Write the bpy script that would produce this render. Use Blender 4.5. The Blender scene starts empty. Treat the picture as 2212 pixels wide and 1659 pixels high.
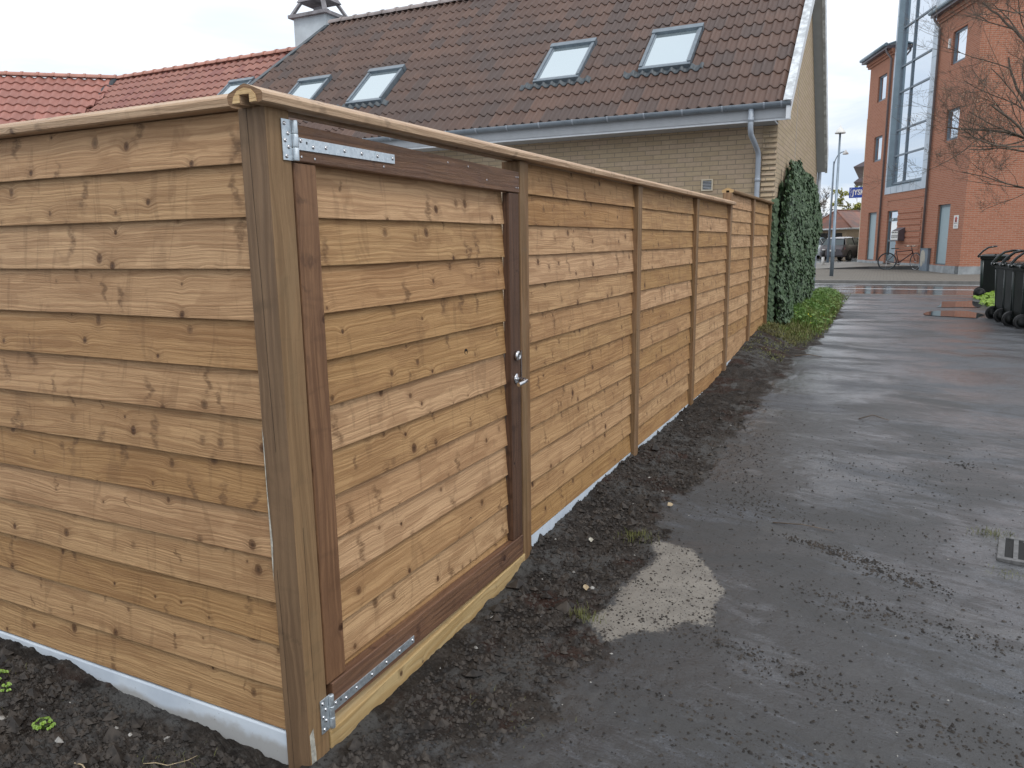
import bpy, math, random
import numpy as np
from mathutils import Vector, Matrix, noise
random.seed(11)
C = bpy.context.scene
COL = C.collection
R = math.radians

# ------------------------------------------------------------------ camera
def make_camera():
    yaw, pitch, roll = R(26.229), R(10.626), R(-0.7996)
    f = Vector((-math.sin(yaw) * math.cos(pitch), math.cos(yaw) * math.cos(pitch), -math.sin(pitch)))
    r0 = Vector((math.cos(yaw), math.sin(yaw), 0)); u0 = r0.cross(f)
    r = r0 * math.cos(roll) + u0 * math.sin(roll); u = -r0 * math.sin(roll) + u0 * math.cos(roll)
    m = Matrix(((r.x, u.x, -f.x, 0), (r.y, u.y, -f.y, 0), (r.z, u.z, -f.z, 1.55), (0, 0, 0, 1)))
    cd = bpy.data.cameras.new('camera'); cd.sensor_width = 36; cd.lens = 36 * 1622.3 / 2212
    cd.clip_start = .05; cd.clip_end = 2000
    o = bpy.data.objects.new('camera', cd); COL.objects.link(o); o.matrix_world = m
    C.camera = o
make_camera()

# ------------------------------------------------------------------ node helper
class NT:
    def __init__(s, tree): s.t = tree; s.N = tree.nodes; s.L = tree.links
    def n(s, typ, props=None, **ins):
        nd = s.N.new(typ)
        for k, v in (props or {}).items(): setattr(nd, k, v)
        for k, v in ins.items():
            key = int(k[1:]) if k[0] == '_' and k[1:].isdigit() else k.replace('_', ' ')
            sock = nd.inputs[key]
            if isinstance(v, bpy.types.NodeSocket): s.L.new(v, sock)
            else: sock.default_value = v
        return nd
    def math(s, op, a, b=0.0, c=0.0, clamp=False):
        nd = s.n('ShaderNodeMath', {'operation': op, 'use_clamp': clamp}, _0=a, _1=b)
        if op in ('MULTIPLY_ADD', 'SMOOTH_MIN', 'COMPARE', 'WRAP'):
            if isinstance(c, bpy.types.NodeSocket): s.L.new(c, nd.inputs[2])
            else: nd.inputs[2].default_value = c
        return nd.outputs[0]
    def mr(s, v, a, b, c=0.0, d=1.0, smooth=True):
        nd = s.n('ShaderNodeMapRange', {'interpolation_type': 'SMOOTHSTEP' if smooth else 'LINEAR'}, _0=v, _1=a, _2=b, _3=c, _4=d)
        return nd.outputs[0]
    def mix(s, f, a, b, mode='MIX'):
        nd = s.N.new('ShaderNodeMix'); nd.data_type = 'RGBA'; nd.blend_type = mode
        for i, v in ((0, f), (6, a), (7, b)):
            if isinstance(v, bpy.types.NodeSocket): s.L.new(v, nd.inputs[i])
            else: nd.inputs[i].default_value = (v if i == 0 else (*v, 1) if len(v) == 3 else v)
        return nd.outputs[2]
    def xyz(s, x, y, z=0.0): return s.n('ShaderNodeCombineXYZ', X=x, Y=y, Z=z).outputs[0]
    def sep(s, v): return s.n('ShaderNodeSeparateXYZ', Vector=v).outputs
    def noise(s, vec, scale=1.0, detail=2.0, rough=.5, dist=0.0, dim='3D', out=0):
        nd = s.n('ShaderNodeTexNoise', {'noise_dimensions': dim}, Scale=scale, Detail=detail, Roughness=rough, Distortion=dist)
        s.L.new(vec, nd.inputs['Vector']); return nd.outputs[out]
    def voro(s, vec, scale=1.0, feature='F1', dim='2D', rnd=1.0):
        nd = s.n('ShaderNodeTexVoronoi', {'voronoi_dimensions': dim, 'feature': feature}, Scale=scale, Randomness=rnd)
        s.L.new(vec, nd.inputs['Vector']); return nd
    def white(s, vec, dim='2D'):
        nd = s.n('ShaderNodeTexWhiteNoise', {'noise_dimensions': dim})
        if dim == '1D': s.L.new(vec, nd.inputs['W'])
        else: s.L.new(vec, nd.inputs['Vector'])
        return nd.outputs[0]
    def bump(s, h, strength=.3, dist=.01):
        return s.n('ShaderNodeBump', None, Strength=strength, Distance=dist, Height=h).outputs[0]

def mat(name):
    m = bpy.data.materials.new(name); m.use_nodes = True; m.node_tree.nodes.clear()
    t = NT(m.node_tree)
    b = t.n('ShaderNodeBsdfPrincipled'); o = t.n('ShaderNodeOutputMaterial')
    t.L.new(b.outputs[0], o.inputs[0])
    return m, t, b
def setp(t, b, **k):
    for kk, v in k.items():
        key = kk.replace('_', ' ')
        if isinstance(v, bpy.types.NodeSocket): t.L.new(v, b.inputs[key])
        else: b.inputs[key].default_value = (*v, 1) if isinstance(v, tuple) and len(v) == 3 else v

# ------------------------------------------------------------------ world + sun (overcast)
SUN_EL, SUN_AZ = 52, 132          # azimuth measured clockwise from +y
w = bpy.data.worlds.new('World'); C.world = w; w.use_nodes = True
t = NT(w.node_tree); t.N.clear()
sky = t.n('ShaderNodeTexSky', {'sky_type': 'NISHITA', 'sun_disc': False, 'sun_elevation': R(SUN_EL), 'sun_rotation': R(SUN_AZ)})
tc = t.n('ShaderNodeTexCoord').outputs['Generated']
sx = t.sep(tc)
zz = t.math('ADD', t.math('ABSOLUTE', sx[2]), .12)
cv = t.xyz(t.math('DIVIDE', sx[0], zz), t.math('DIVIDE', sx[1], zz), 0.0)
cn = t.noise(cv, 1.1, 5, .55, .4)
hz = t.mr(sx[2], 0.0, .42)
colA = t.mix(t.mr(cn, .35, .66), (.64, .77, .95), (.98, 1.01, 1.05))
colB = t.mix(t.mr(cn, .3, .6), (1.18, 1.26, 1.38), (1.44, 1.48, 1.54))
cc = t.mix(hz, colA, colB)
bg1 = t.n('ShaderNodeBackground', None, Color=sky.outputs[0], Strength=.1)
bg2 = t.n('ShaderNodeBackground', None, Color=cc, Strength=1.0)
mx = t.n('ShaderNodeMixShader', None, _0=.9, _1=bg1.outputs[0], _2=bg2.outputs[0])
t.L.new(mx.outputs[0], t.n('ShaderNodeOutputWorld').inputs[0])
sd = bpy.data.lights.new('sun', 'SUN'); sd.energy = 1.1; sd.angle = R(14); sd.color = (1, .97, .92)
so = bpy.data.objects.new('sun', sd); COL.objects.link(so)
sv = Vector((math.sin(R(SUN_AZ)) * math.cos(R(SUN_EL)), math.cos(R(SUN_AZ)) * math.cos(R(SUN_EL)), math.sin(R(SUN_EL))))
so.rotation_euler = sv.to_track_quat('Z', 'Y').to_euler()
C.view_settings.view_transform = 'Standard'; C.view_settings.look = 'None'
C.view_settings.exposure = 0.0; C.view_settings.gamma = 1.0

# ------------------------------------------------------------------ mesh helper
class MB:
    def __init__(s): s.v = []; s.f = []; s.uv = []; s.m = []; s.sm = []
    def face(s, idx, uvs=None, m=0, smooth=False):
        s.f.append(tuple(idx)); s.uv.append(uvs or [(0, 0)] * len(idx)); s.m.append(m); s.sm.append(smooth)
    def poly(s, pts, uvs=None, m=0, smooth=False):
        b = len(s.v); s.v += [tuple(p) for p in pts]
        s.face(range(b, b + len(pts)), uvs or [(p[0], p[1]) for p in pts], m, smooth)
    def hexa(s, P, m=0, L=None, seed=None):
        """8 corners: bottom 4 (ccw) then top 4; L = long axis index 0 (0-1),1 (1-2),2 (0-4); uv in metres along L"""
        b = len(s.v); s.v += [tuple(p) for p in P]
        P = [Vector(p) for p in P]
        if L is None:
            d = [(P[1] - P[0]).length, (P[2] - P[1]).length, (P[4] - P[0]).length]; L = d.index(max(d))
        ax = [(P[1] - P[0]), (P[3] - P[0]), (P[4] - P[0])][L].normalized()
        su = random.uniform(0, 40) if seed is None else seed * 3.7
        sv_ = random.randint(0, 400) if seed is None else seed
        for q, (i, j, k, l) in enumerate(((0, 3, 2, 1), (4, 5, 6, 7), (0, 1, 5, 4), (1, 2, 6, 5), (2, 3, 7, 6), (3, 0, 4, 7))):
            n = (P[j] - P[i]).cross(P[k] - P[i])
            if n.length < 1e-12: n = (P[k] - P[i]).cross(P[l] - P[i])
            n = n.normalized() if n.length > 0 else Vector((0, 0, 1))
            o2 = n.cross(ax)
            o2 = o2.normalized() if o2.length > .05 else None
            uvs = []
            for a in (i, j, k, l):
                d = P[a] - P[0]
                if o2 is None:
                    t1 = ax.orthogonal().normalized(); uvs.append((su + d.dot(t1), sv_ + .5 + d.dot(ax.cross(t1))))
                else: uvs.append((su + d.dot(ax), sv_ + .3 + abs(d.dot(o2)) + (.17 * (q % 3))))
            s.face((b + i, b + j, b + k, b + l), uvs, m)
    def box(s, a, b_, m=0, L=None, seed=None):
        (x0, y0, z0), (x1, y1, z1) = a, b_
        s.hexa([(x0, y0, z0), (x1, y0, z0), (x1, y1, z0), (x0, y1, z0), (x0, y0, z1), (x1, y0, z1), (x1, y1, z1), (x0, y1, z1)], m, L, seed)
    def obox(s, c, sx_, sy_, sz_, ang=0, m=0, z_axis=None):
        ca, sa = math.cos(ang), math.sin(ang)
        P = []
        for dz in (-.5, .5):
            for dx, dy in ((-.5, -.5), (.5, -.5), (.5, .5), (-.5, .5)):
                x, y = dx * sx_, dy * sy_
                P.append((c[0] + x * ca - y * sa, c[1] + x * sa + y * ca, c[2] + dz * sz_))
        s.hexa(P, m)
    def tube(s, pts, rad, seg=8, m=0, cap=True, smooth=True):
        pts = [Vector(p) for p in pts]
        rr = rad if isinstance(rad, (list, tuple)) else [rad] * len(pts)
        b = len(s.v); up = None; ln = 0
        for i, p in enumerate(pts):
            d = (pts[min(i + 1, len(pts) - 1)] - pts[max(i - 1, 0)])
            d = d.normalized() if d.length > 0 else Vector((0, 0, 1))
            if up is None: up = d.orthogonal().normalized()
            else:
                up = up - d * up.dot(d); up = up.normalized() if up.length > 1e-6 else d.orthogonal().normalized()
            v2 = d.cross(up)
            for k in range(seg):
                a = 2 * math.pi * k / seg
                s.v.append(tuple(p + (up * math.cos(a) + v2 * math.sin(a)) * rr[i]))
        for i in range(len(pts) - 1):
            l2 = ln + (pts[i + 1] - pts[i]).length
            for k in range(seg):
                k2 = (k + 1) % seg
                s.face((b + i * seg + k, b + i * seg + k2, b + (i + 1) * seg + k2, b + (i + 1) * seg + k),
                       [(ln, k / seg * .2), (ln, (k + 1) / seg * .2), (l2, (k + 1) / seg * .2), (l2, k / seg * .2)], m, smooth)
            ln = l2
        if cap:
            s.face([b + k for k in range(seg)][::-1], None, m)
            e = b + (len(pts) - 1) * seg; s.face([e + k for k in range(seg)], None, m)
    def lathe(s, prof, axis_o, axis_d, seg=16, m=0, smooth=True, cap=True):
        d = Vector(axis_d).normalized(); o = Vector(axis_o); up = d.orthogonal().normalized(); v2 = d.cross(up); b = len(s.v)
        for h, r in prof:
            for k in range(seg):
                a = 2 * math.pi * k / seg; s.v.append(tuple(o + d * h + (up * math.cos(a) + v2 * math.sin(a)) * r))
        for i in range(len(prof) - 1):
            for k in range(seg):
                k2 = (k + 1) % seg
                s.face((b + i * seg + k, b + i * seg + k2, b + (i + 1) * seg + k2, b + (i + 1) * seg + k), None, m, smooth)
        if cap:
            s.face([b + k for k in range(seg)][::-1], None, m); e = b + (len(prof) - 1) * seg
            s.face([e + k for k in range(seg)], None, m)
    def prism(s, prof, a, b_, ux, uy, m=0, seed=None, capm=None):
        """profile (u,v) in axes ux,uy extruded from a to b_"""
        a = Vector(a); b2 = Vector(b_); ux = Vector(ux); uy = Vector(uy); n = len(prof); b = len(s.v)
        for o in (a, b2):
            for u, v in prof: s.v.append(tuple(o + ux * u + uy * v))
        L_ = (b2 - a).length; su = random.uniform(0, 40) if seed is None else seed * 3.7; sv_ = random.randint(0, 400) if seed is None else seed
        acc = .3
        for k in range(n):
            k2 = (k + 1) % n; w_ = math.hypot(prof[k2][0] - prof[k][0], prof[k2][1] - prof[k][1])
            s.face((b + k, b + k2, b + n + k2, b + n + k), [(su, sv_ + acc), (su, sv_ + acc + w_), (su + L_, sv_ + acc + w_), (su + L_, sv_ + acc)], m)
            acc += w_
        cm = m if capm is None else capm
        s.face([b + k for k in range(n)][::-1], [(su + p[0], sv_ + .5 + p[1]) for p in prof][::-1], cm)
        s.face([b + n + k for k in range(n)], [(su + p[0], sv_ + .5 + p[1]) for p in prof], cm)
    def build(s, name, mats, parent=None, bevel=0, **tags):
        me = bpy.data.meshes.new(name)
        me.from_pydata(s.v, [], s.f)
        mats = mats if isinstance(mats, (list, tuple)) else [mats]
        for mm in mats: me.materials.append(mm)
        uvl = me.uv_layers.new(name='UVMap')
        flat = np.array([c for f in s.uv for uv in f for c in uv], dtype=np.float32)
        uvl.data.foreach_set('uv', flat)
        me.polygons.foreach_set('material_index', s.m)
        me.polygons.foreach_set('use_smooth', s.sm)
        me.validate(); me.update()
        o = bpy.data.objects.new(name, me); COL.objects.link(o)
        if parent: o.parent = parent
        if bevel:
            bm = o.modifiers.new('bevel', 'BEVEL'); bm.width = bevel; bm.segments = 2; bm.limit_method = 'ANGLE'; bm.angle_limit = R(40)
        return tag(o, **tags)
def tag(o, label=None, category=None, group=None, kind=None):
    for k, v in (('label', label), ('category', category), ('group', group), ('kind', kind)):
        if v: o[k] = v
    return o
def thing(name, label, category, loc=(0, 0, 0), rz=0, group=None):
    """Empty placed at the thing's base; parts are given in the Empty's own space"""
    o = bpy.data.objects.new(name, None); COL.objects.link(o); o.location = loc; o.rotation_euler = (0, 0, rz)
    o.empty_display_size = .1
    return tag(o, label, category, group)
def children(o): return [c for c in bpy.data.objects if c.parent == o]
def copy_tree(o, parent=None):
    c = o.copy(); COL.objects.link(c)
    if parent: c.parent = parent
    for ch in children(o): copy_tree(ch, c)
    return c
def smooth(a, b, x):
    t_ = min(1, max(0, (x - a) / (b - a))); return t_ * t_ * (3 - 2 * t_)
def lerp_tab(tab, x):
    if x <= tab[0][0]: return tab[0][1]
    for (x0, y0), (x1, y1) in zip(tab, tab[1:]):
        if x <= x1: return y0 + (y1 - y0) * (x - x0) / (x1 - x0)
    return tab[-1][1]

# ------------------------------------------------------------------ materials
def wood(name, cA, cB, cK, knots=.7, blotch=.6, freq=110, rough=.6, tone=.16, spec=.35, kscale=7.0, green=0.0, ringmix=.55, dark=(.32, .2, .12)):
    m, t, b = mat(name)
    uv = t.n('ShaderNodeUVMap').outputs[0]
    u, v, _ = t.sep(uv)[:3]
    P = t.xyz(u, v)
    idn = t.math('FLOOR', v)
    r1 = t.white(t.math('ADD', idn, .37), '1D'); r2 = t.white(t.math('ADD', idn, 17.71), '1D')
    # knots
    jit = t.noise(t.xyz(t.math('MULTIPLY', u, 20.0), t.math('MULTIPLY', v, 20.0)), 1, 2, .5, 0, '3D')
    K = t.xyz(t.math('MULTIPLY', u, kscale), t.math('MULTIPLY', v, kscale * .85))
    vo = t.voro(K); cr = t.sep(vo.outputs['Color'])
    d = t.math('ADD', vo.outputs['Distance'], t.math('MULTIPLY', t.math('SUBTRACT', jit, .5), .1))
    pres = t.math('MULTIPLY', t.math('GREATER_THAN', cr[0], 1 - knots), t.math('MULTIPLY_ADD', cr[2], .75, .25))
    rad = t.mr(cr[1], .0, 1.0, .022, .105, False)
    q = t.math('DIVIDE', d, rad)
    kn = t.math('MULTIPLY', t.mr(q, .75, 1.2, 1, 0), pres)
    halo = t.math('MULTIPLY', t.mr(q, .9, 3.4, 1, 0), pres)
    core = t.math('MULTIPLY', t.mr(q, .1, .7, 1, 0), pres)
    swell = t.math('MULTIPLY', t.math('POWER', 2.718, t.math('MULTIPLY', t.math('MULTIPLY', d, d), -38.0)), t.math('MULTIPLY', pres, .016))
    # ring coordinate
    w1 = t.noise(t.xyz(t.math('MULTIPLY', u, 1.3), t.math('MULTIPLY', v, 6.0)), 1, 3, .5, 0, '2D')
    w2 = t.noise(t.xyz(t.math('MULTIPLY', u, 9.0), t.math('MULTIPLY', v, 24.0)), 1, 2, .5, 0, '2D')
    g = t.math('ADD', v, t.math('ADD', t.math('MULTIPLY', w1, .055), t.math('ADD', swell, t.math('MULTIPLY', w2, .003))))
    st = t.noise(t.xyz(t.math('MULTIPLY', u, 1.6), t.math('MULTIPLY', g, freq)), 1, 3, .65, 0, '2D')
    fine = t.noise(t.xyz(t.math('MULTIPLY', u, 22.0), t.math('MULTIPLY', v, 520.0)), 1, 2, .7, 0, '2D')
    ring = t.math('MULTIPLY', t.math('ADD', t.math('SINE', t.math('MULTIPLY', g, freq * 5.2)), 1.0), .5)
    ringA = t.mr(t.noise(t.xyz(t.math('MULTIPLY', u, 2.2), t.math('MULTIPLY', v, 9.0)), 1, 2, .5, 0, '2D'), .4, .62)
    s1 = t.math('MULTIPLY_ADD', t.math('MULTIPLY', ring, ringA), ringmix * .55, t.mr(st, .3, .72))
    s1 = t.math('MULTIPLY_ADD', fine, .35, t.math('SUBTRACT', s1, .22), True)
    col = t.mix(t.math('MULTIPLY', s1, .85), cA, cB)
    # board tone
    tn = t.math('MULTIPLY_ADD', r1, tone * 2, 1 - tone)
    hs = t.n('ShaderNodeHueSaturation', None, Hue=t.math('MULTIPLY_ADD', r2, .005, .4965), Saturation=t.math('MULTIPLY_ADD', r1, -.16, 1.08), Value=tn, Fac=1.0, Color=col)
    col = hs.outputs[0]
    # stained half-zones with sharp edges along the grain
    zn = t.noise(t.xyz(t.math('MULTIPLY', u, 3.2), t.math('MULTIPLY', g, 13.0)), 1, 2, .5, .3, '2D')
    col = t.mix(t.math('MULTIPLY', t.mr(zn, .52, .57), .5 * blotch), col, dark, 'MIX')
    # short smudges running across the board
    bl = t.noise(t.xyz(t.math('MULTIPLY', u, 13.0), t.math('MULTIPLY', v, 3.8)), 1, 3, .62, .9, '2D')
    blm = t.mr(bl, .565, .70)
    col = t.mix(t.math('MULTIPLY', blm, .40 * blotch), col, tuple(c * .52 for c in dark))
    # dark whorls drawn out across the board beside the knots
    wv = t.noise(t.xyz(t.math('MULTIPLY', u, 5.0), t.math('MULTIPLY', v, 16.0)), 1, 3, .6, 0, '2D')
    su_ = t.math('MULTIPLY_ADD', wv, .9, t.math('MULTIPLY', u, 8.5))
    sm = t.voro(t.xyz(su_, t.math('MULTIPLY', v, 2.6))); sc_ = t.sep(sm.outputs['Color'])
    smr = t.mr(sc_[1], 0, 1, .06, .20, False)
    smm = t.math('MULTIPLY', t.mr(t.math('DIVIDE', sm.outputs['Distance'], smr), .35, 1.15, 1, 0), t.math('GREATER_THAN', sc_[0], .38))
    brk = t.noise(t.xyz(t.math('MULTIPLY', u, 30.0), t.math('MULTIPLY', v, 60.0)), 1, 3, .65, 0, '2D')
    smm = t.math('MULTIPLY', smm, t.mr(brk, .30, .60, .15, 1))
    col = t.mix(t.math('MULTIPLY', smm, 1.15 * blotch), col, tuple(c * .50 for c in dark))
    col = t.mix(t.math('MULTIPLY', halo, .34), col, tuple(c * .62 for c in dark))
    col = t.mix(t.math('MULTIPLY', kn, .92), col, cK)
    col = t.mix(t.math('MULTIPLY', core, .75), col, tuple(c * .4 for c in cK))
    if green:
        gn = t.noise(t.xyz(t.math('MULTIPLY', u, .9), t.math('MULTIPLY', v, 14.0)), 1, 3, .5, 0, '2D')
        col = t.mix(t.math('MULTIPLY', t.mr(gn, .42, .62), green), col, (.17, .145, .075))
    rg = t.math('MULTIPLY_ADD', st, .25, rough - .12)
    h = t.math('ADD', t.math('MULTIPLY', s1, .5), t.math('ADD', t.math('MULTIPLY', fine, .5), t.math('MULTIPLY', kn, -.6)))
    h = t.math('ADD', h, t.math('MULTIPLY', t.noise(t.xyz(t.math('MULTIPLY', u, 6.0), t.math('MULTIPLY', v, 18.0)), 1, 2, .5, 0, '2D'), 1.2))
    setp(t, b, Base_Color=col, Roughness=rg, Normal=t.bump(h, .75, .0028))
    b.inputs['Specular IOR Level'].default_value = spec
    return m

M = {}
M['board'] = wood('board_wood', (.47, .29, .140), (.295, .165, .073), (.10, .045, .018), dark=(.23, .115, .048))
M['board_warm'] = wood('board_wood_warm', (.52, .315, .150), (.335, .185, .080), (.11, .048, .018), dark=(.25, .122, .050))
M['post'] = wood('post_wood', (.215, .135, .075), (.135, .082, .045), (.06, .03, .015), knots=.25, blotch=.35, freq=62, green=.0, kscale=4, ringmix=1.1, dark=(.2, .13, .07))
M['postlane'] = wood('post_wood_golden_lit', (.29, .18, .09), (.20, .12, .058), (.08, .04, .02), knots=.25, blotch=.45, freq=62, green=.0, kscale=4, ringmix=.9, dark=(.25, .17, .09))
M['slimpost'] = wood('slim_post_wood', (.25, .145, .068), (.14, .076, .034), (.07, .035, .018), knots=.25, blotch=.4, freq=70, green=.18, kscale=5)
M['cap'] = wood('cap_wood', (.50, .345, .21), (.33, .205, .115), (.10, .055, .03), knots=.3, blotch=.5, freq=80, rough=.5)
M['capend'] = wood('cap_end_grain', (.66, .47, .24), (.50, .32, .15), (.2, .1, .05), knots=0, blotch=.2)
M['frame'] = wood('red_brown_wood', (.20, .102, .052), (.105, .052, .027), (.05, .02, .012), knots=.3, blotch=.5, freq=60, rough=.45, spec=.5, ringmix=.9, dark=(.12, .055, .035))
M['darkframe'] = wood('dark_brown_wood', (.14, .078, .048), (.068, .037, .023), (.03, .015, .01), knots=.2, blotch=.5, freq=80, rough=.5, dark=(.06, .03, .02))
M['stile'] = wood('stile_wood', (.225, .115, .050), (.125, .058, .024), (.07, .03, .015), knots=.3, blotch=.5, freq=60, rough=.5, dark=(.14, .07, .04))
M['pale'] = wood('pale_wood', (.62, .47, .25), (.46, .31, .14), (.14, .08, .04), knots=.35, blotch=.25, freq=45, rough=.55, ringmix=1.0, dark=(.4, .26, .12))

def simple(name, col, rough=.5, metal=0.0, var=.0, vs=8.0, bump=0.0, bs=60.0, spec=.5, coat=0.0, coord='Object'):
    m, t, b = mat(name)
    o = t.n('ShaderNodeTexCoord').outputs[coord]
    if var:
        nn = t.noise(o, vs, 4, .6)
        c = t.mix(t.mr(nn, .3, .7), tuple(x * (1 - var) for x in col), tuple(min(1, x * (1 + var)) for x in col))
        setp(t, b, Base_Color=c, Roughness=t.math('MULTIPLY_ADD', nn, .2, rough - .1))
    else: setp(t, b, Base_Color=col, Roughness=rough)
    b.inputs['Metallic'].default_value = metal; b.inputs['Specular IOR Level'].default_value = spec
    b.inputs['Coat Weight'].default_value = coat; b.inputs['Coat Roughness'].default_value = .08
    if bump: setp(t, b, Normal=t.bump(t.noise(o, bs, 3, .6), bump, .004))
    return m
M['crack'] = simple('crack_dark', (.02, .013, .008), .9)
M['scrape'] = simple('scraped_wood', (.42, .40, .34), .8, var=.3, vs=60)
M['steel'] = simple('stainless_steel', (.62, .62, .63), .22, 1.0, .1, 60)
M['white'] = simple('white_paint', (.66, .69, .72), .45, var=.07, vs=5)
M['dirtywhite'] = simple('weathered_white_paint', (.55, .58, .60), .6, var=.32, vs=9)
M['soffit'] = simple('soffit_grey', (.42, .44, .46), .7, var=.05)
M['gutter'] = simple('gutter_plastic', (.20, .235, .27), .30, var=.1, vs=6)
M['pipe'] = simple('downpipe_grey', (.34, .38, .43), .4, var=.08, vs=6)
M['lead'] = simple('lead_flashing', (.065, .078, .088), .5, 0.1, .25, 12)
M['slframe'] = simple('roof_window_frame', (.15, .185, .215), .4, .2, .15, 10)
M['black'] = simple('black_plastic', (.006, .008, .008), .5, var=.25, vs=7, spec=.3)
M['blackshine'] = simple('black_gloss_plastic', (.012, .016, .016), .14, var=.2, vs=9)
M['binback'] = simple('bin_corner_highlight', (.028, .040, .040), .3, var=.3, vs=8)  # lighter than the bin body, painting the highlight on its rear corners
M['rubber'] = simple('rubber', (.02, .02, .021), .6, var=.2)
M['grey_metal'] = simple('grey_painted_metal', (.17, .21, .25), .45, .3, .12, 4)
M['lampgrey'] = simple('lamp_pole_metal', (.21, .26, .31), .4, .5, .12, 3)
M['zinc'] = simple('zinc_cladding', (.44, .49, .54), .38, .45, .1, 1.5)
M['zincdark'] = simple('zinc_cladding_dark', (.19, .25, .29), .4, .4, .12, 1.5)
M['door'] = simple('door_grey_blue', (.30, .39, .42), .42, var=.04)
M['doorframe'] = simple('door_frame_grey', (.10, .14, .16), .42)
M['plinth'] = simple('grey_plinth', (.29, .31, .32), .75, var=.22, vs=3, bump=.2)
M['officepipe'] = simple('office_downpipe', (.17, .145, .145), .45, var=.1)
M['mailbox'] = simple('mailbox_brown', (.09, .07, .08), .4, var=.1)
M['paper'] = simple('white_sign', (.72, .71, .68), .5)
M['red'] = simple('sign_red', (.45, .06, .04), .5)
M['ink'] = simple('sign_ink', (.05, .03, .03), .6)
M['blue'] = simple('sign_blue', (.015, .06, .36), .35)
M['cream'] = simple('cream_render', (.62, .55, .42), .8, var=.08, vs=2)
M['chimney'] = simple('chimney_render', (.50, .55, .58), .85, var=.13, vs=2.5, bump=.3, bs=14)
M['chimcap'] = simple('chimney_cap_concrete', (.22, .21, .22), .8, var=.3, vs=5)
M['carpaint'] = simple('dark_car_paint', (.035, .024, .03), .3, .0, .1, 2, coat=1.0)
M['carwhite'] = simple('light_car_paint', (.55, .60, .62), .25, .1, coat=1.0)
M['carglass'] = simple('car_glass', (.05, .07, .075), .05, .3, spec=.9)
M['taillight'] = simple('tail_light', (.35, .03, .04), .2, coat=.6)
M['alloy'] = simple('alloy_rim', (.5, .5, .5), .35, .7)
M['bikeframe'] = simple('bicycle_paint', (.05, .02, .02), .4)
M['lightgrip'] = simple('pale_grip_tape', (.6, .5, .42), .6, var=.3, vs=30)
M['bark'] = simple('bark', (.11, .085, .066), .85, var=.35, vs=14, bump=.5, bs=40)
M['bud'] = simple('leaf_buds', (.42, .34, .22), .6)
M['farbush'] = simple('far_foliage', (.16, .17, .04), .7, var=.4, vs=3)
M['farleaf'] = simple('far_yellow_foliage', (.30, .30, .05), .7, var=.35, vs=2)
M['stem'] = simple('stem_green', (.12, .2, .04), .6)
M['straw'] = simple('dry_straw', (.38, .30, .19), .8, var=.3, vs=40)
M['stone'] = simple('stone', (.30, .29, .27), .85, var=.3, vs=30, bump=.5, bs=80)
M['iron'] = simple('cast_iron', (.14, .14, .14), .55, .4, .3, 40, bump=.3)
M['void'] = simple('drain_dark', (.01, .01, .01), .9)

def galv():
    m, t, b = mat('galvanised_steel')
    o = t.n('ShaderNodeTexCoord').outputs['Object']
    vo = t.voro(o, 130, 'F1', '3D'); r = t.sep(vo.outputs['Color'])[0]
    n1 = t.noise(o, 25, 3, .6)
    c = t.mix(r, (.50, .56, .60), (.68, .74, .78)); c = t.mix(t.mr(n1, .55, .75, 0, .45), c, (.3, .34, .37))
    setp(t, b, Base_Color=c, Metallic=.75, Roughness=t.math('MULTIPLY_ADD', r, .15, .33), Normal=t.bump(n1, .15, .001))
    return m
M['galv'] = galv()

def concrete_board():
    m, t, b = mat('pale_concrete_board')
    o = t.n('ShaderNodeTexCoord').outputs['Object']
    n1 = t.noise(o, 5, 5, .6); n2 = t.noise(o, 160, 2, .5)
    z = t.sep(o)[2]
    c = t.mix(t.mr(n1, .3, .7), (.50, .56, .63), (.62, .68, .74))
    sp = t.mr(t.noise(o, 90, 2, .5), .68, .74)
    c = t.mix(t.math('MULTIPLY', sp, .7), c, (.12, .10, .085))
    # a splashed mud line with its own ragged shape
    lim = t.math('ADD', z, t.math('MULTIPLY', t.math('SUBTRACT', n1, .5), -.12))
    c = t.mix(t.mr(lim, .0, .035, .75, 0), c, (.30, .28, .25))
    setp(t, b, Base_Color=c, Roughness=.6, Normal=t.bump(n2, .1, .001))
    return m
M['gravelboard'] = concrete_board()

def brick(name, c1, c2, c3, mortar, bw=.24, rh=.0667, mort=.0058, vary=.8, bumpS=.6, mortar_smooth=.15):
    m, t, b = mat(name)
    uv = t.n('ShaderNodeUVMap').outputs[0]
    o = t.n('ShaderNodeTexCoord').outputs['Object']
    bt = t.n('ShaderNodeTexBrick', {'offset': .5, 'squash': 1.0}, Scale=1.0, Mortar_Size=mort, Mortar_Smooth=mortar_smooth, Bias=0.0, Brick_Width=bw, Row_Height=rh, Color1=(0, 0, 0, 1), Color2=(1, 1, 1, 1), Mortar=(.5, .5, .5, 1))
    t.L.new(uv, bt.inputs['Vector'])
    val = t.sep(bt.outputs['Color'])[0]
    n1 = t.noise(o, 1.2, 4, .6); n2 = t.noise(o, 30, 3, .6)
    c = t.mix(val, c1, c2)
    c = t.mix(t.mr(t.math('ADD', t.math('MULTIPLY', n1, .6), t.math('MULTIPLY', val, .4)), .45, .62, 0, vary), c, c3)
    c = t.mix(t.mr(n2, .35, .75, 0, .25), c, tuple(x * .6 for x in c1))
    c = t.mix(bt.outputs['Fac'], c, mortar)
    h = t.math('ADD', t.math('MULTIPLY', bt.outputs['Fac'], -1.0), t.math('MULTIPLY', n2, .3))
    setp(t, b, Base_Color=c, Roughness=.85, Normal=t.bump(h, bumpS, .006))
    b.inputs['Specular IOR Level'].default_value = .2
    return m
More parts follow.
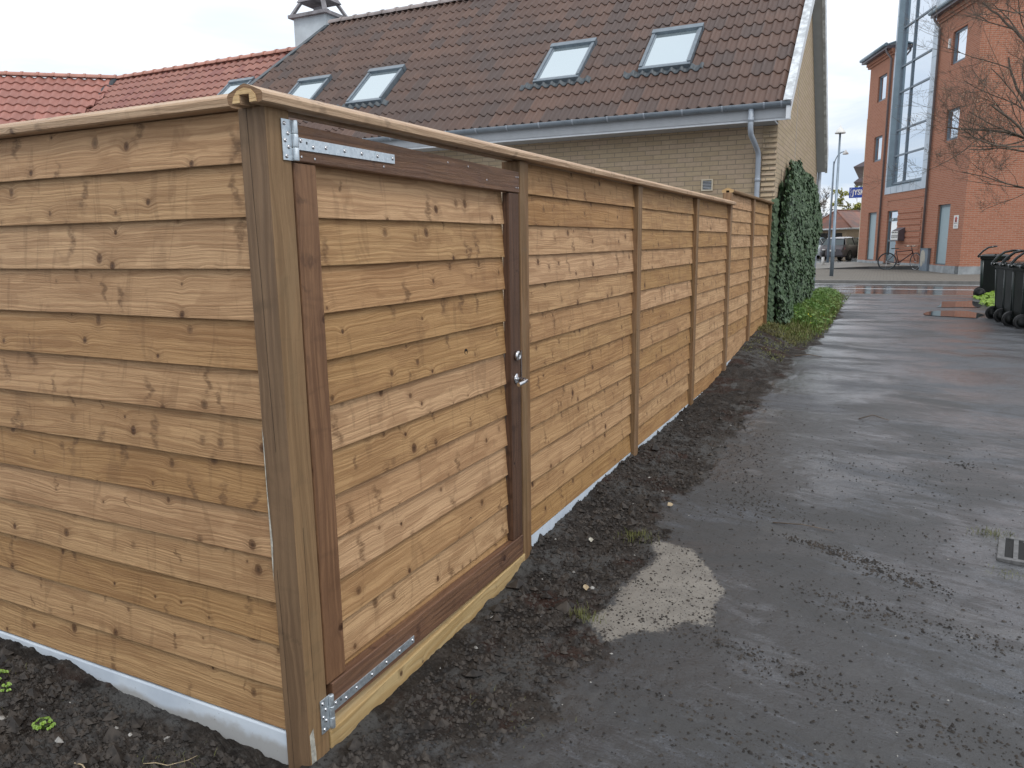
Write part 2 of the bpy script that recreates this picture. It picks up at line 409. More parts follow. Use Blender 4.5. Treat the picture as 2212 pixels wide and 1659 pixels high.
M['ybrick'] = brick('yellow_brick', (.42, .325, .215), (.52, .415, .285), (.43, .32, .24), (.26, .215, .16), vary=.55, bumpS=.35)
M['rbrick'] = brick('red_brick', (.37, .145, .088), (.46, .19, .115), (.40, .17, .11), (.40, .27, .20), vary=.5, mort=.0085, mortar_smooth=.1)
M['sett'] = brick('brick_pavers', (.16, .145, .125), (.225, .205, .175), (.17, .16, .14), (.08, .075, .068), bw=.21, rh=.105, mort=.006, bumpS=.3)

def tilemat(name, cA, cB, cC, cD, rough=.55, mossy=.3, blooms=.3):
    m, t, b = mat(name)
    uv = t.n('ShaderNodeUVMap').outputs[0]
    o = t.n('ShaderNodeTexCoord').outputs['Object']
    u, v, _ = t.sep(uv)[:3]
    cell = t.xyz(t.math('FLOOR', u), t.math('FLOOR', v))
    r = t.white(cell, '2D'); r2 = t.white(t.n('ShaderNodeVectorMath', {'operation': 'ADD'}, _0=cell, _1=(7.3, 3.1, 0)).outputs[0], '2D')
    n1 = t.noise(o, .7, 4, .6); n2 = t.noise(o, 14, 4, .65)
    c = t.mix(r, cA, cB)
    c = t.mix(t.math('MULTIPLY', t.math('GREATER_THAN', r2, .78), .75), c, cC)
    c = t.mix(t.mr(n1, .42, .68, 0, .6), c, cC)
    c = t.mix(t.mr(n2, .58, .75, 0, blooms), c, cD)
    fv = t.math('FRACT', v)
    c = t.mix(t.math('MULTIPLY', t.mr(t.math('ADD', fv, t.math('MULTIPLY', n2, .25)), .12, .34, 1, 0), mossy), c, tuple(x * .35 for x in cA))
    setp(t, b, Base_Color=c, Roughness=t.math('MULTIPLY_ADD', n2, .25, rough - .12), Normal=t.bump(n2, .3, .004))
    b.inputs['Specular IOR Level'].default_value = .5
    return m
M['tile'] = tilemat('brown_roof_tile', (.084, .045, .032), (.120, .066, .046), (.066, .046, .040), (.14, .125, .125), mossy=.4, rough=.55, blooms=.25)
M['redtile'] = tilemat('red_roof_tile', (.25, .108, .080), (.31, .135, .10), (.22, .085, .07), (.28, .17, .15), mossy=.3)
M['orangetile'] = tilemat('orange_roof_tile', (.31, .13, .10), (.37, .155, .12), (.27, .115, .09), (.36, .2, .16), mossy=.3)
M['hiptile'] = tilemat('far_roof_tile', (.20, .075, .045), (.26, .10, .06), (.14, .075, .06), (.2, .12, .09))
M['ridgetile'] = simple('ridge_tile_clay', (.27, .23, .22), .6, var=.25, vs=3)
M['ridgered'] = simple('ridge_tile_red', (.42, .20, .15), .6, var=.2, vs=3)

def glass_mat(name, tint, base, fac, rough=.02):
    m = bpy.data.materials.new(name); m.use_nodes = True; m.node_tree.nodes.clear(); t = NT(m.node_tree)
    gl = t.n('ShaderNodeBsdfGlossy', None, Color=(*tint, 1), Roughness=rough)
    df = t.n('ShaderNodeBsdfDiffuse', None, Color=(*base, 1))
    mx_ = t.n('ShaderNodeMixShader', None, _0=fac, _1=df.outputs[0], _2=gl.outputs[0])
    t.L.new(mx_.outputs[0], t.n('ShaderNodeOutputMaterial').inputs[0]); return m
M['glass'] = glass_mat('window_glass', (.92, .96, 1.0), (.05, .07, .08), .8)
M['slglass'] = glass_mat('roof_window_glass', (.66, .74, .78), (.30, .35, .36), .68, .03)
M['darkglass'] = glass_mat('dark_window_glass', (.6, .68, .72), (.03, .04, .05), .5)

def leafmat(name, cA, cB, cC, rough=.4, spec=.5):
    m, t, b = mat(name)
    uv = t.n('ShaderNodeUVMap').outputs[0]
    r = t.white(uv, '2D')
    o = t.n('ShaderNodeTexCoord').outputs['Object']
    c = t.mix(r, cA, cB); c = t.mix(t.mr(t.noise(o, 1.6, 3, .6), .45, .68), c, cC)
    setp(t, b, Base_Color=c, Roughness=rough); b.inputs['Specular IOR Level'].default_value = spec
    b.inputs['Subsurface Weight'].default_value = 0
    return m
M['ivy'] = leafmat('ivy_leaves', (.028, .060, .026), (.105, .155, .080), (.05, .09, .036), .42, .35)
M['grass'] = leafmat('grass_blades', (.06, .13, .018), (.11, .21, .028), (.15, .19, .035), .5)
M['cover'] = leafmat('bright_ground_cover', (.14, .25, .02), (.24, .36, .035), (.18, .29, .025), .5)
M['weed'] = leafmat('weed_leaves', (.12, .22, .025), (.24, .38, .05), (.15, .26, .03), .45)
M['olive'] = leafmat('mossy_grass', (.09, .10, .025), (.16, .17, .04), (.12, .11, .04), .7)

def ground_mat():
    m, t, b = mat('lane_and_soil')
    o = t.n('ShaderNodeTexCoord').outputs['Object']
    at = t.n('ShaderNodeVertexColor', {'layer_name': 'mask'}).outputs[0]
    soil, sand, veg = t.sep(at)[:3]
    ox, oy, oz = t.sep(o)[:3]
    big = t.noise(o, 1.1, 5, .62, .5); mid = t.noise(o, 7, 5, .65, .3); fine = t.noise(o, 60, 4, .7); vf = t.noise(o, 240, 3, .7)
    # tyre-dragged streaks run across the lane towards the gate
    sc = t.xyz(t.math('MULTIPLY', t.math('SUBTRACT', ox, t.math('MULTIPLY', oy, .3)), 3.2), t.math('MULTIPLY', t.math('ADD', oy, t.math('MULTIPLY', ox, .30)), 14.0))
    streak = t.noise(sc, 1.0, 4, .65, .5, '2D')
    wet = t.noise(t.xyz(t.math('MULTIPLY', ox, .60), t.math('MULTIPLY', oy, 1.35)), 1.25, 7, .62, .35, '2D')
    wm = t.mr(wet, .41, .57, 0, 1, False)
    side = t.mr(ox, -1.0, 1.3, 1, 0)                      # 1 by the fence, 0 at the right-hand side
    # asphalt
    asp = t.mix(t.mr(mid, .3, .7), (.026, .030, .038), (.052, .059, .072))
    grit = t.noise(o, 110, 3, .75)
    asp = t.mix(t.mr(vf, .45, .75, 0, .7), asp, (.13, .132, .14))
    asp = t.mix(t.mr(grit, .52, .64, 0, .75), asp, (.13, .14, .155)); asp = t.mix(t.mr(grit, .36, .47, .85, 0), asp, (.02, .02, .022))
    asp = t.mix(t.mr(big, .50, .64, 0, .75), asp, (.036, .034, .032))       # mud film
    asp = t.mix(t.mr(t.math('ADD', t.math('MULTIPLY', streak, .6), t.math('MULTIPLY', mid, .4)), .52, .62, 0, .55), asp, (.022, .019, .016))
    nearm = t.mr(oy, 1.8, 5.5, 1, 0)
    mudm = t.math('ADD', t.math('MULTIPLY', big, .55), t.math('ADD', t.math('MULTIPLY', streak, .30), t.math('MULTIPLY', mid, .15)))
    region = t.math('MULTIPLY', t.mr(oy, 3.5, 10.5, 1, .0), t.math('MULTIPLY_ADD', side, .6, .4))
    mud2 = t.mr(t.math('ADD', mudm, t.math('MULTIPLY', region, .11)), .50, .60)
    asp = t.mix(t.math('MULTIPLY', mud2, .9), asp, (.020, .0192, .0185))
    dry = t.math('MULTIPLY', t.mr(t.noise(o, 1.7, 5, .65), .55, .66), t.mr(oy, 5.0, 3.0, 0, .7))
    asp = t.mix(dry, asp, (.092, .090, .086))
    mudn = t.math('MULTIPLY', nearm, t.mr(t.math('ADD', t.math('MULTIPLY', mid, .5), t.math('MULTIPLY', streak, .5)), .40, .56))
    asp = t.mix(t.math('MULTIPLY', mudn, .35), asp, (.040, .037, .033))
    # soil
    sl = t.mix(t.mr(mid, .35, .65), (.015, .012, .010), (.048, .040, .034))
    sl = t.mix(t.mr(t.noise(o, 2.6, 3, .6), .52, .64, 0, .8), sl, (.040, .018, .012))
    sl = t.mix(t.mr(fine, .5, .72, 0, .7), sl, (.085, .08, .074))
    gp = t.noise(o, 3.7, 4, .7)
    sl = t.mix(t.mr(t.math('ADD', t.math('MULTIPLY', gp, .7), t.math('MULTIPLY', big, .3)), .50, .57, 0, .9), sl, (.080, .078, .075)); sl = t.mix(t.mr(fine, .34, .44, .8, 0), sl, (.010, .008, .007))
    # sand
    sn = t.mix(t.mr(mid, .3, .7), (.150, .137, .118), (.215, .198, .170)); sn = t.mix(t.mr(fine, .55, .75, 0, .6), sn, (.17, .145, .11))
    ms = t.mr(t.math('ADD', soil, t.math('MULTIPLY', t.math('SUBTRACT', t.math('ADD', t.math('MULTIPLY', mid, .6), t.math('MULTIPLY', fine, .4)), .5), 1.5)), .40, .60)
    md = t.mr(t.math('ADD', sand, t.math('MULTIPLY', t.math('SUBTRACT', t.math('ADD', t.math('MULTIPLY', mid, .5), t.math('MULTIPLY', fine, .5)), .5), 2.3)), .38, .64)
    mv = t.mr(t.math('ADD', veg, t.math('MULTIPLY', t.math('SUBTRACT', mid, .5), 1.3)), .45, .6)
    asp = t.mix(t.math('MULTIPLY', t.math('SUBTRACT', 1.0, wm), .22), asp, (.062, .066, .072))
    asp = t.mix(t.math('MULTIPLY', wm, .5), asp, (.018, .019, .022))
    c = t.mix(ms, asp, sl); c = t.mix(md, c, sn); c = t.mix(t.math('MULTIPLY', mv, .85), c, (.055, .06, .022))
    # little dark crumbs everywhere
    cr = t.voro(o, 80, 'F1', '3D'); cd_ = t.sep(cr.outputs['Color'])
    crm = t.math('MULTIPLY', t.math('LESS_THAN', cr.outputs['Distance'], t.mr(cd_[0], .6, 1.0, 0, .42, False)), t.mr(t.math('ADD', nearm, t.math('MULTIPLY', soil, .8)), .1, 1.0, .12, 1.0))
    crm = t.math('MULTIPLY', crm, t.mr(t.noise(o, 1.9, 3, .6), .42, .58, .15, 1))
    c = t.mix(t.math('MULTIPLY', crm, .9), c, (.020, .017, .015))
    # wetness -> roughness : broad soaked patches, drier farther islands
    ra = t.mr(wet, .40, .62, .60, .26, False)
    ra = t.math('ADD', ra, t.math('MULTIPLY', vf, .10))
    ra = t.math('ADD', ra, t.math('MULTIPLY', nearm, .14))
    rgh = t.n('ShaderNodeMix', {'data_type': 'FLOAT'}, _0=ms, _2=ra, _3=.72).outputs[0]
    rgh = t.n('ShaderNodeMix', {'data_type': 'FLOAT'}, _0=md, _2=rgh, _3=.8).outputs[0]
    hb = t.math('ADD', t.math('MULTIPLY', vf, .35), t.math('ADD', t.math('MULTIPLY', fine, .8), t.math('ADD', t.math('MULTIPLY', mid, 1.6), t.math('MULTIPLY', crm, 1.0))))
    hb = t.math('ADD', hb, t.math('MULTIPLY', streak, t.math('MULTIPLY', nearm, .8)))
    hb = t.math('ADD', hb, t.math('MULTIPLY', mud2, t.math('MULTIPLY', streak, 1.5)))
    bs = t.math('ADD', t.mr(oy, 3, 12, .6, .35), t.math('MULTIPLY', ms, .6))
    setp(t, b, Base_Color=c, Roughness=rgh, Normal=t.n('ShaderNodeBump', None, Strength=bs, Distance=.008, Height=hb).outputs[0])
    fr = lambda a, c2: t.n('ShaderNodeMix', {'data_type': 'FLOAT'}, _0=ms, _2=a, _3=c2).outputs[0]
    t.L.new(fr(.8, .18), b.inputs['Specular IOR Level'])
    t.L.new(t.math('MULTIPLY', t.math('MULTIPLY', wm, t.math('MULTIPLY', t.math('SUBTRACT', 1.0, ms), t.math('MULTIPLY_ADD', mud2, -.7, 1.0))), t.math('MULTIPLY_ADD', nearm, -.25, 1.0)), b.inputs['Coat Weight'])
    b.inputs['Coat Roughness'].default_value = .27
    nb = t.n('ShaderNodeBump', None, Strength=t.mr(oy, 3, 10, .7, .28), Distance=.005, Height=t.math('ADD', grit, t.math('MULTIPLY', fine, 1.2)))
    t.L.new(nb.outputs[0], b.inputs['Coat Normal'])
    return m
M['ground'] = ground_mat()

def street_mat():
    m, t, b = mat('wet_street_asphalt')
    o = t.n('ShaderNodeTexCoord').outputs['Object']
    n1 = t.noise(o, .8, 4, .6); n2 = t.noise(o, 90, 3, .7)
    c = t.mix(n1, (.045, .047, .052), (.085, .088, .095))
    setp(t, b, Base_Color=c, Roughness=t.mr(n1, .3, .7, .07, .22), Normal=t.bump(n2, .05, .004)); return m
M['street'] = street_mat()
M['linewhite'] = simple('road_marking', (.55, .56, .56), .35, var=.15, vs=9)
M['pave'] = simple('pavement_concrete', (.20, .185, .16), .6, var=.22, vs=1.2, bump=.3, bs=20)
M['carpark'] = simple('car_park_wet', (.30, .31, .32), .14, var=.2, vs=.6)
M['terraceside'] = simple('wet_shaded_concrete', (.045, .045, .045), .5, var=.2)  # terrace step face: wet concrete, with its shade also put into the colour
M['kerb'] = simple('kerb_stone', (.16, .155, .145), .55, var=.2, vs=3)
m, t_, b_ = mat('puddle_water'); setp(t_, b_, Base_Color=(.05, .052, .055), Roughness=.035); b_.inputs['Specular IOR Level'].default_value = .9
M['water'] = m

# ------------------------------------------------------------------ ground
SOILZ = [(2.9, .03), (3.1, .060), (3.6, .066), (4.2, .095), (4.86, .105), (5.8, .09), (6.55, .11), (7.4, .12), (8.27, .19), (9.68, .315), (11.2, .366), (14, .34), (18, .26), (20.5, .18)]
EDGE = [(2.9, -1.28), (5, -1.10), (8.1, -1.05), (10, -.98), (11.8, -.85), (16, -.84), (20.5, -1.0)]
BED = [(-3.4, .055), (-3, .052), (-2.65, .05), (-2.5, .025), (-2.2, -.005), (-1.9, -.018), (-1.55, -.04)]
SAND = [(-0.981, 3.602), (-0.896, 3.63), (-0.773, 3.608), (-0.7, 3.46), (-0.596, 3.325), (-0.544, 3.211), (-0.536, 3.019), (-0.545, 2.899), (-0.643, 2.866), (-0.679, 2.788), (-0.775, 2.732), (-0.881, 2.59), (-1.01, 2.724), (-0.956, 2.84), (-0.967, 3.063), (-0.935, 3.252), (-0.908, 3.366), (-0.921, 3.486)]
def base_z(x, y): return .15 * smooth(1.8, 10, y)
def sdf_poly(x, y, P):
    d = 1e9; s = 1
    n = len(P)
    for i in range(n):
        ax, ay = P[i]; bx, by = P[i - 1]
        ex, ey = bx - ax, by - ay; wx, wy = x - ax, y - ay
        t_ = max(0, min(1, (wx * ex + wy * ey) / (ex * ex + ey * ey)))
        d = min(d, (wx - ex * t_) ** 2 + (wy - ey * t_) ** 2)
        if ((y >= ay) != (y >= by)) and (wx < ex * wy / ey if ey else False): s = -s
    return s * math.sqrt(d)
def masks(x, y):
    """soil, sand, vegetation"""
    soil = sand = veg = 0
    if y < 1.6 and x < -1.2: soil = smooth(-1.25, -1.55, x) * .9 + .1
    if y < 2.95 and x > -1.6:
        e = -1.02 + .18 * smooth(1.4, 2.4, y)
        e += .16 * noise.noise(Vector((x * 2.5, y * 3.1, 4)))
        soil = max(soil, .66 * smooth(e + .34, e - .25, x))
    if y >= 2.2 and x < .4:
        e = lerp_tab(EDGE, y) + .12 + .13 * noise.noise(Vector((x * 2.2, y * 2.6, 1))) + .05 * noise.noise(Vector((x * 9, y * 8, 1)))
        soil = max(soil, smooth(e + .20, e - .14, x) * smooth(2.2, 2.9, y))
        if y < 3.8: soil = max(soil, .95 * smooth(-.82, -1.0, x) * smooth(2.2, 2.7, y))
    if 2.4 < y < 3.8 and -1.3 < x < -.3:
        sand = max(0, min(1, .5 - sdf_poly(x, y, SAND) / .10))
        if sand > .3: soil = 0 if sand > .5 else soil * .5
    if y > 10.2: veg = smooth(10.2, 11.4, y) * smooth(-.72, -.95, x)
    if x > 1.5 and y > 10: veg = max(veg, .65 * smooth(1.6, 2.2, x - .02 * (y - 13)))
    return soil, sand, veg
def ground_z(x, y, detail=True):
    z = base_z(x, y)
    soil, sand, veg = masks(x, y)
    if y > 2.6 and x < 0:
        e = lerp_tab(EDGE, y); sz = lerp_tab(SOILZ, y)
        k = smooth(e + .05, -1.47, x) ** .8 if x > -1.47 else 1
        k *= smooth(2.6, 3.15, y)
        z = z + (max(sz, z) - z) * k
    if y < 1.62 and x < -1.5:
        k = smooth(.0, 1.2, y)
        z = lerp_tab(BED, x) * k + z * (1 - k)
    if detail:
        p = Vector((x, y, 0))
        z += .004 * noise.noise(p * 1.7)
        if y < 9:
            a = .0022 + .015 * soil * (1 if sand < .5 else .3)
            z += a * (noise.noise(p * 14) + .6 * noise.noise(p * 33 + Vector((5, 2, 1))) + .35 * noise.noise(p * 71)) + .013 * soil * noise.noise(p * 5)
        elif soil > .3 or veg > .3: z += .015 * noise.noise(p * 6)
        if y < 6 and x > -1.4:
            z += .0022 * noise.noise(Vector(((x - .3 * y) * 3, (y + .3 * x) * 12, 3))) * smooth(6, 2, y) * (.5 + noise.noise(p * 1.4))
        # drain sits in a slight dip
    return z
def build_ground():
    xs = []; x = -5.0
    while x < 9:
        xs.append(x); x += .014 if -3.2 < x < 1.0 else (.03 if 1.0 <= x < 2.6 else .15)
    ys = []; y = -3.0
    while y < 21.1:
        ys.append(y); y += .1 if y < .85 else .0125 * max(1.0, y / 1.6)
    ys.append(21.15)
    nx, ny = len(xs), len(ys)
    v = np.zeros((ny, nx, 3), dtype=np.float32); mk_ = np.zeros((ny, nx, 4), dtype=np.float32); mk_[..., 3] = 1
    for j, y in enumerate(ys):
        for i, x in enumerate(xs):
            if x < -1.62 and y > 1.75: z = .0; s_ = (1, 0, 0)
            else: z = ground_z(x, y); s_ = masks(x, y)
            v[j, i] = (x, y, z); mk_[j, i, :3] = s_
    idx = np.arange(nx * ny).reshape(ny, nx)
    f = np.stack([idx[:-1, :-1], idx[:-1, 1:], idx[1:, 1:], idx[1:, :-1]], -1).reshape(-1, 4)
    me = bpy.data.meshes.new('lane')
    me.vertices.add(nx * ny); me.vertices.foreach_set('co', v.reshape(-1))
    me.loops.add(f.size); me.loops.foreach_set('vertex_index', f.reshape(-1))
    me.polygons.add(len(f)); me.polygons.foreach_set('loop_start', np.arange(len(f)) * 4); me.polygons.foreach_set('loop_total', np.full(len(f), 4))
    me.polygons.foreach_set('use_smooth', np.ones(len(f), dtype=bool))
    me.update(calc_edges=True)
    ca = me.color_attributes.new('mask', 'FLOAT_COLOR', 'POINT'); ca.data.foreach_set('color', mk_.reshape(-1))
    me.materials.append(M['ground'])
    o = bpy.data.objects.new('lane', me); COL.objects.link(o); o['kind'] = 'structure'
build_ground()
def sheet(name, pts, m, uvs=None):
    b = MB(); b.poly(pts, uvs or [(p[0], p[1]) for p in pts]); return b.build(name, m, kind='structure')
sheet('ground', [(-900, -900, -.4), (900, -900, -.4), (900, 900, -.4), (-900, 900, -.4)], M['carpark'])
sheet('street', [(-70, 21.15, .10), (70, 21.15, .10), (70, 27.15, .10), (-70, 27.15, .10)], M['street'])
mb = MB(); mb.box((-70, 21.1, -.1), (8.9, 21.45, .145)); mb.build('paver_strip', M['sett'], kind='structure')
mb = MB()
mb.box((-70, 21.6, .1), (70, 21.68, .105)); mb.box((-70, 24.3, .1), (70, 24.42, .105)); mb.box((-70, 26.7, .1), (70, 26.8, .105))
mb.build('road_markings', M['linewhite'], kind='structure')
mb = MB(); mb.box((-70, 27.15, -.2), (70, 27.33, .20)); mb.build('kerb', M['kerb'], kind='structure')
mb = MB()
yy = [27.33, 30, 33, 35.5, 37.5, 40]; zz_ = [.19, .19, .21, .24, .22, .15]
for i in range(5):
    mb.poly([(-14, yy[i], zz_[i]), (14, yy[i], zz_[i]), (14, yy[i + 1], zz_[i + 1]), (-14, yy[i + 1], zz_[i + 1])])
mb.build('pavement', M['sett'], kind='structure')
sheet('car_park', [(-120, 40, .15), (120, 40, .15), (120, 300, .15), (-120, 300, .15)], M['carpark'])
sheet('side_verge', [(-120, 27.33, .19), (-14, 27.33, .19), (-14, 40, .15), (-120, 40, .15)], M['pave'])
sheet('far_verge', [(14, 27.33, .19), (120, 27.33, .19), (120, 40, .15), (14, 40, .15)], M['pave'])

def puddle(pts, z):
    b = MB(); P = []
    n = len(pts)
    for i in range(n):
        a, c = Vector(pts[i]), Vector(pts[(i + 1) % n])
        for k in range(6):
            q = a.lerp(c, k / 6); P.append((q.x + .05 * noise.noise(Vector((q.x * 4, q.y * 3, 1))), q.y + .18 * noise.noise(Vector((q.x * 3, q.y * 2, 5))), z))
    cx = sum(p[0] for p in P) / len(P); cy = sum(p[1] for p in P) / len(P)
    for i in range(len(P)): b.poly([(cx, cy, z), P[i], P[(i + 1) % len(P)]])
    b.build('puddle', M['water'], kind='structure')
puddle([(1.02, 17.5), (1.75, 17.6), (1.95, 18.6), (1.8, 19.5), (1.2, 19.0)], .160)
puddle([(.72, 15.6), (1.5, 15.2), (1.7, 15.9), (1.5, 16.7), (1.0, 16.6), (.75, 16.2)], .160)

# loose crumbs of soil, clods and pebbles
def crumb(b, p, s, flat=.95):
    base = len(b.v); a0 = random.uniform(0, 6.28)
    el = random.uniform(.7, 1.6)
    ring = []
    for k in range(5):
        a = a0 + k * 1.2566; r = s * random.uniform(.7, 1.15)
        b.v.append((p[0] + math.cos(a) * r * el, p[1] + math.sin(a) * r, p[2] + random.uniform(-.1, .35) * s * flat))
    b.v.append((p[0] + random.uniform(-.3, .3) * s, p[1] + random.uniform(-.3, .3) * s, p[2] + s * flat * random.uniform(.8, 1.4)))
    b.v.append((p[0], p[1], p[2] - s * .5))
    for k in range(5):
        k2 = (k + 1) % 5
        b.face((base + k, base + k2, base + 5), None, 0, False); b.face((base + k2, base + k, base + 6), None, 0, False)
def scatter():
    dark = MB(); light = MB(); rnd = random.Random(5)
    n = 0
    while n < 32000:
        # sample closer = denser
        y = 1.0 + 6.0 * rnd.random() ** 1.7; x = rnd.uniform(-3.2, 1.6)
        if x < -1.56 and y > 1.5: continue
        if -1.56 < x < -1.4 and y < 3.1: continue
        soil, sand, veg = masks(x, y)
        q = noise.noise(Vector((x * 1.3, y * 1.6, 7))) + .5 * noise.noise(Vector(((x - .3 * y) * 2.5, (y + .3 * x) * 9, 2)))
        p = .10 + .9 * soil + (.55 * max(0, q) if x < .6 else .2 * max(0, q))
        if sand > .5: p = .62
        p *= smooth(7, 4, y) * .8 + .2
        if rnd.random() > p: continue
        s = rnd.choice((1, 1, 1, 1.6, 2.4)) * rnd.uniform(.0018, .0042) * (1.5 if soil > .5 else .72)
        if soil > .5 and rnd.random() < .07: s *= rnd.uniform(1.4, 2.6)
        z = ground_z(x, y)
        crumb(dark if rnd.random() > .006 else light, (x, y, z), s); n += 1
    for (cx, cy, sx_, sy_, nn) in ((-.22, 3.90, .10, .025, 240), (-.02, 3.80, .10, .03, 260), (.16, 3.66, .10, .035, 220), (.02, 3.28, .16, .05, 240), (.42, 3.20, .14, .06, 160), (-.42, 2.75, .2, .05, 320), (.25, 2.55, .3, .05, 260), (-.1, 2.15, .3, .05, 300), (.35, 2.2, .2, .06, 200), (-.6, 4.4, .12, .2, 300), (-.75, 5.2, .1, .4, 260), (.55, 5.6, .05, .05, 60)):
        for k in range(nn):
            x, y = rnd.gauss(cx, sx_), rnd.gauss(cy, sy_); y -= .3 * (x - cx)
            crumb(dark, (x, y, ground_z(x, y)), rnd.choice((1, 1, 1.7, 2.3)) * rnd.uniform(.0016, .0036))
    for i in range(120):
        y = rnd.uniform(1.3, 7); x = rnd.uniform(-.9, 1.4); crumb(light, (x, y, ground_z(x, y)), rnd.uniform(.0015, .0035))
    m_, t__, b__ = mat('dark_soil_crumbs'); oo = t__.n('ShaderNodeTexCoord').outputs['Object']
    setp(t__, b__, Base_Color=t__.mix(t__.mr(t__.noise(oo, 22, 3, .6), .35, .65), (.014, .011, .009), (.052, .042, .034)), Roughness=.75)
    dark.build('soil_crumbs', m_, label='dark crumbs and clods of soil strewn along the fence foot and lane', category='soil crumbs', kind='stuff')
    light.build('gravel', M['stone'], label='pale bits of gravel scattered over the muddy lane', category='gravel', kind='stuff')
scatter()

# ------------------------------------------------------------------ fences and gate
FX = -1.456
def lap_panel(name, parent, axis, a, b_, bottoms, htop, plane, m, out=.0175, seed0=0, drop=0.0, sag=.004):
    """feather-edged boards; axis 'x': plane is y (faces -y); axis 'y': plane is x (faces +x)"""
    mb = MB()
    for i, zb in enumerate(bottoms):
        zt = (bottoms[i - 1] if i else htop) + (.018 if i else 0)
        seed = seed0 + i * 7 + random.randint(0, 6)
        n = 14
        j = random.uniform(-.002, .002)
        ph = random.uniform(0, 20); uo = random.uniform(0, 50)
        rows = []
        for k in range(n + 1):
            s_ = a + (b_ - a) * k / n
            wv = sag * .5 * noise.noise(Vector((s_ * 2.2 + ph, i, 0))) + .0012 * noise.noise(Vector((s_ * 14, i, ph)))
            d0 = out + j + .0015 * noise.noise(Vector((s_ * 3, i, 4)))  # bottom front
            zz0 = zb + wv
            pr = [(d0 - .012, zz0 + .0015), (d0 - .001, zz0), (d0, zz0 + .0018), (.001, zt), (-.004, zt)]
            for d, z in pr:
                p = (s_, plane - d, z) if axis == 'x' else (plane + d, s_, z)
                mb.v.append(p)
            rows.append(s_)
        base = len(mb.v) - 5 * (n + 1)
        vv = [0, .002, .004, .004 + (zt - zb), .012 + (zt - zb)]
        for k in range(n):
            for q in range(4):
                i0, i1 = base + 5 * k + q, base + 5 * k + q + 1; i2, i3 = base + 5 * (k + 1) + q + 1, base + 5 * (k + 1) + q
                uva = (rows[k] + uo, seed + .3 + vv[q]); uvb = (rows[k] + uo, seed + .3 + vv[q + 1]); uvc = (rows[k + 1] + uo, seed + .3 + vv[q + 1]); uvd = (rows[k + 1] + uo, seed + .3 + vv[q])
                idx = (i0, i3, i2, i1) if axis == 'x' else (i0, i3, i2, i1)
                mb.face(idx, [uva, uvd, uvc, uvb], 0, False)
    # backing side of the boards so that the panel is solid
    z0, z1 = bottoms[-1] + .004, htop
    if axis == 'x': mb.box((min(a, b_), plane + .005, z0), (max(a, b_), plane + .018, z1), seed=seed0 + 99)
    else: mb.box((plane - .018, min(a, b_), z0), (plane - .005, max(a, b_), z1), seed=seed0 + 99)
    return mb.build(name, m, parent)

def post(parent, a, b_, m, bevel=.005, label=None):
    mb = MB(); mb.box(a, b_, L=2); o = mb.build('post', m, parent, bevel=bevel)
    if label: o['label'] = label
    return o
CAPP = [(-.050, .0), (-.016, .0), (-.016, .022), (.016, .022), (.016, .0), (.050, .0), (.058, .004), (.060, .022), (.054, .029), (.012, .046), (0, .049), (-.012, .046), (-.054, .029), (-.060, .022), (-.058, .004)]
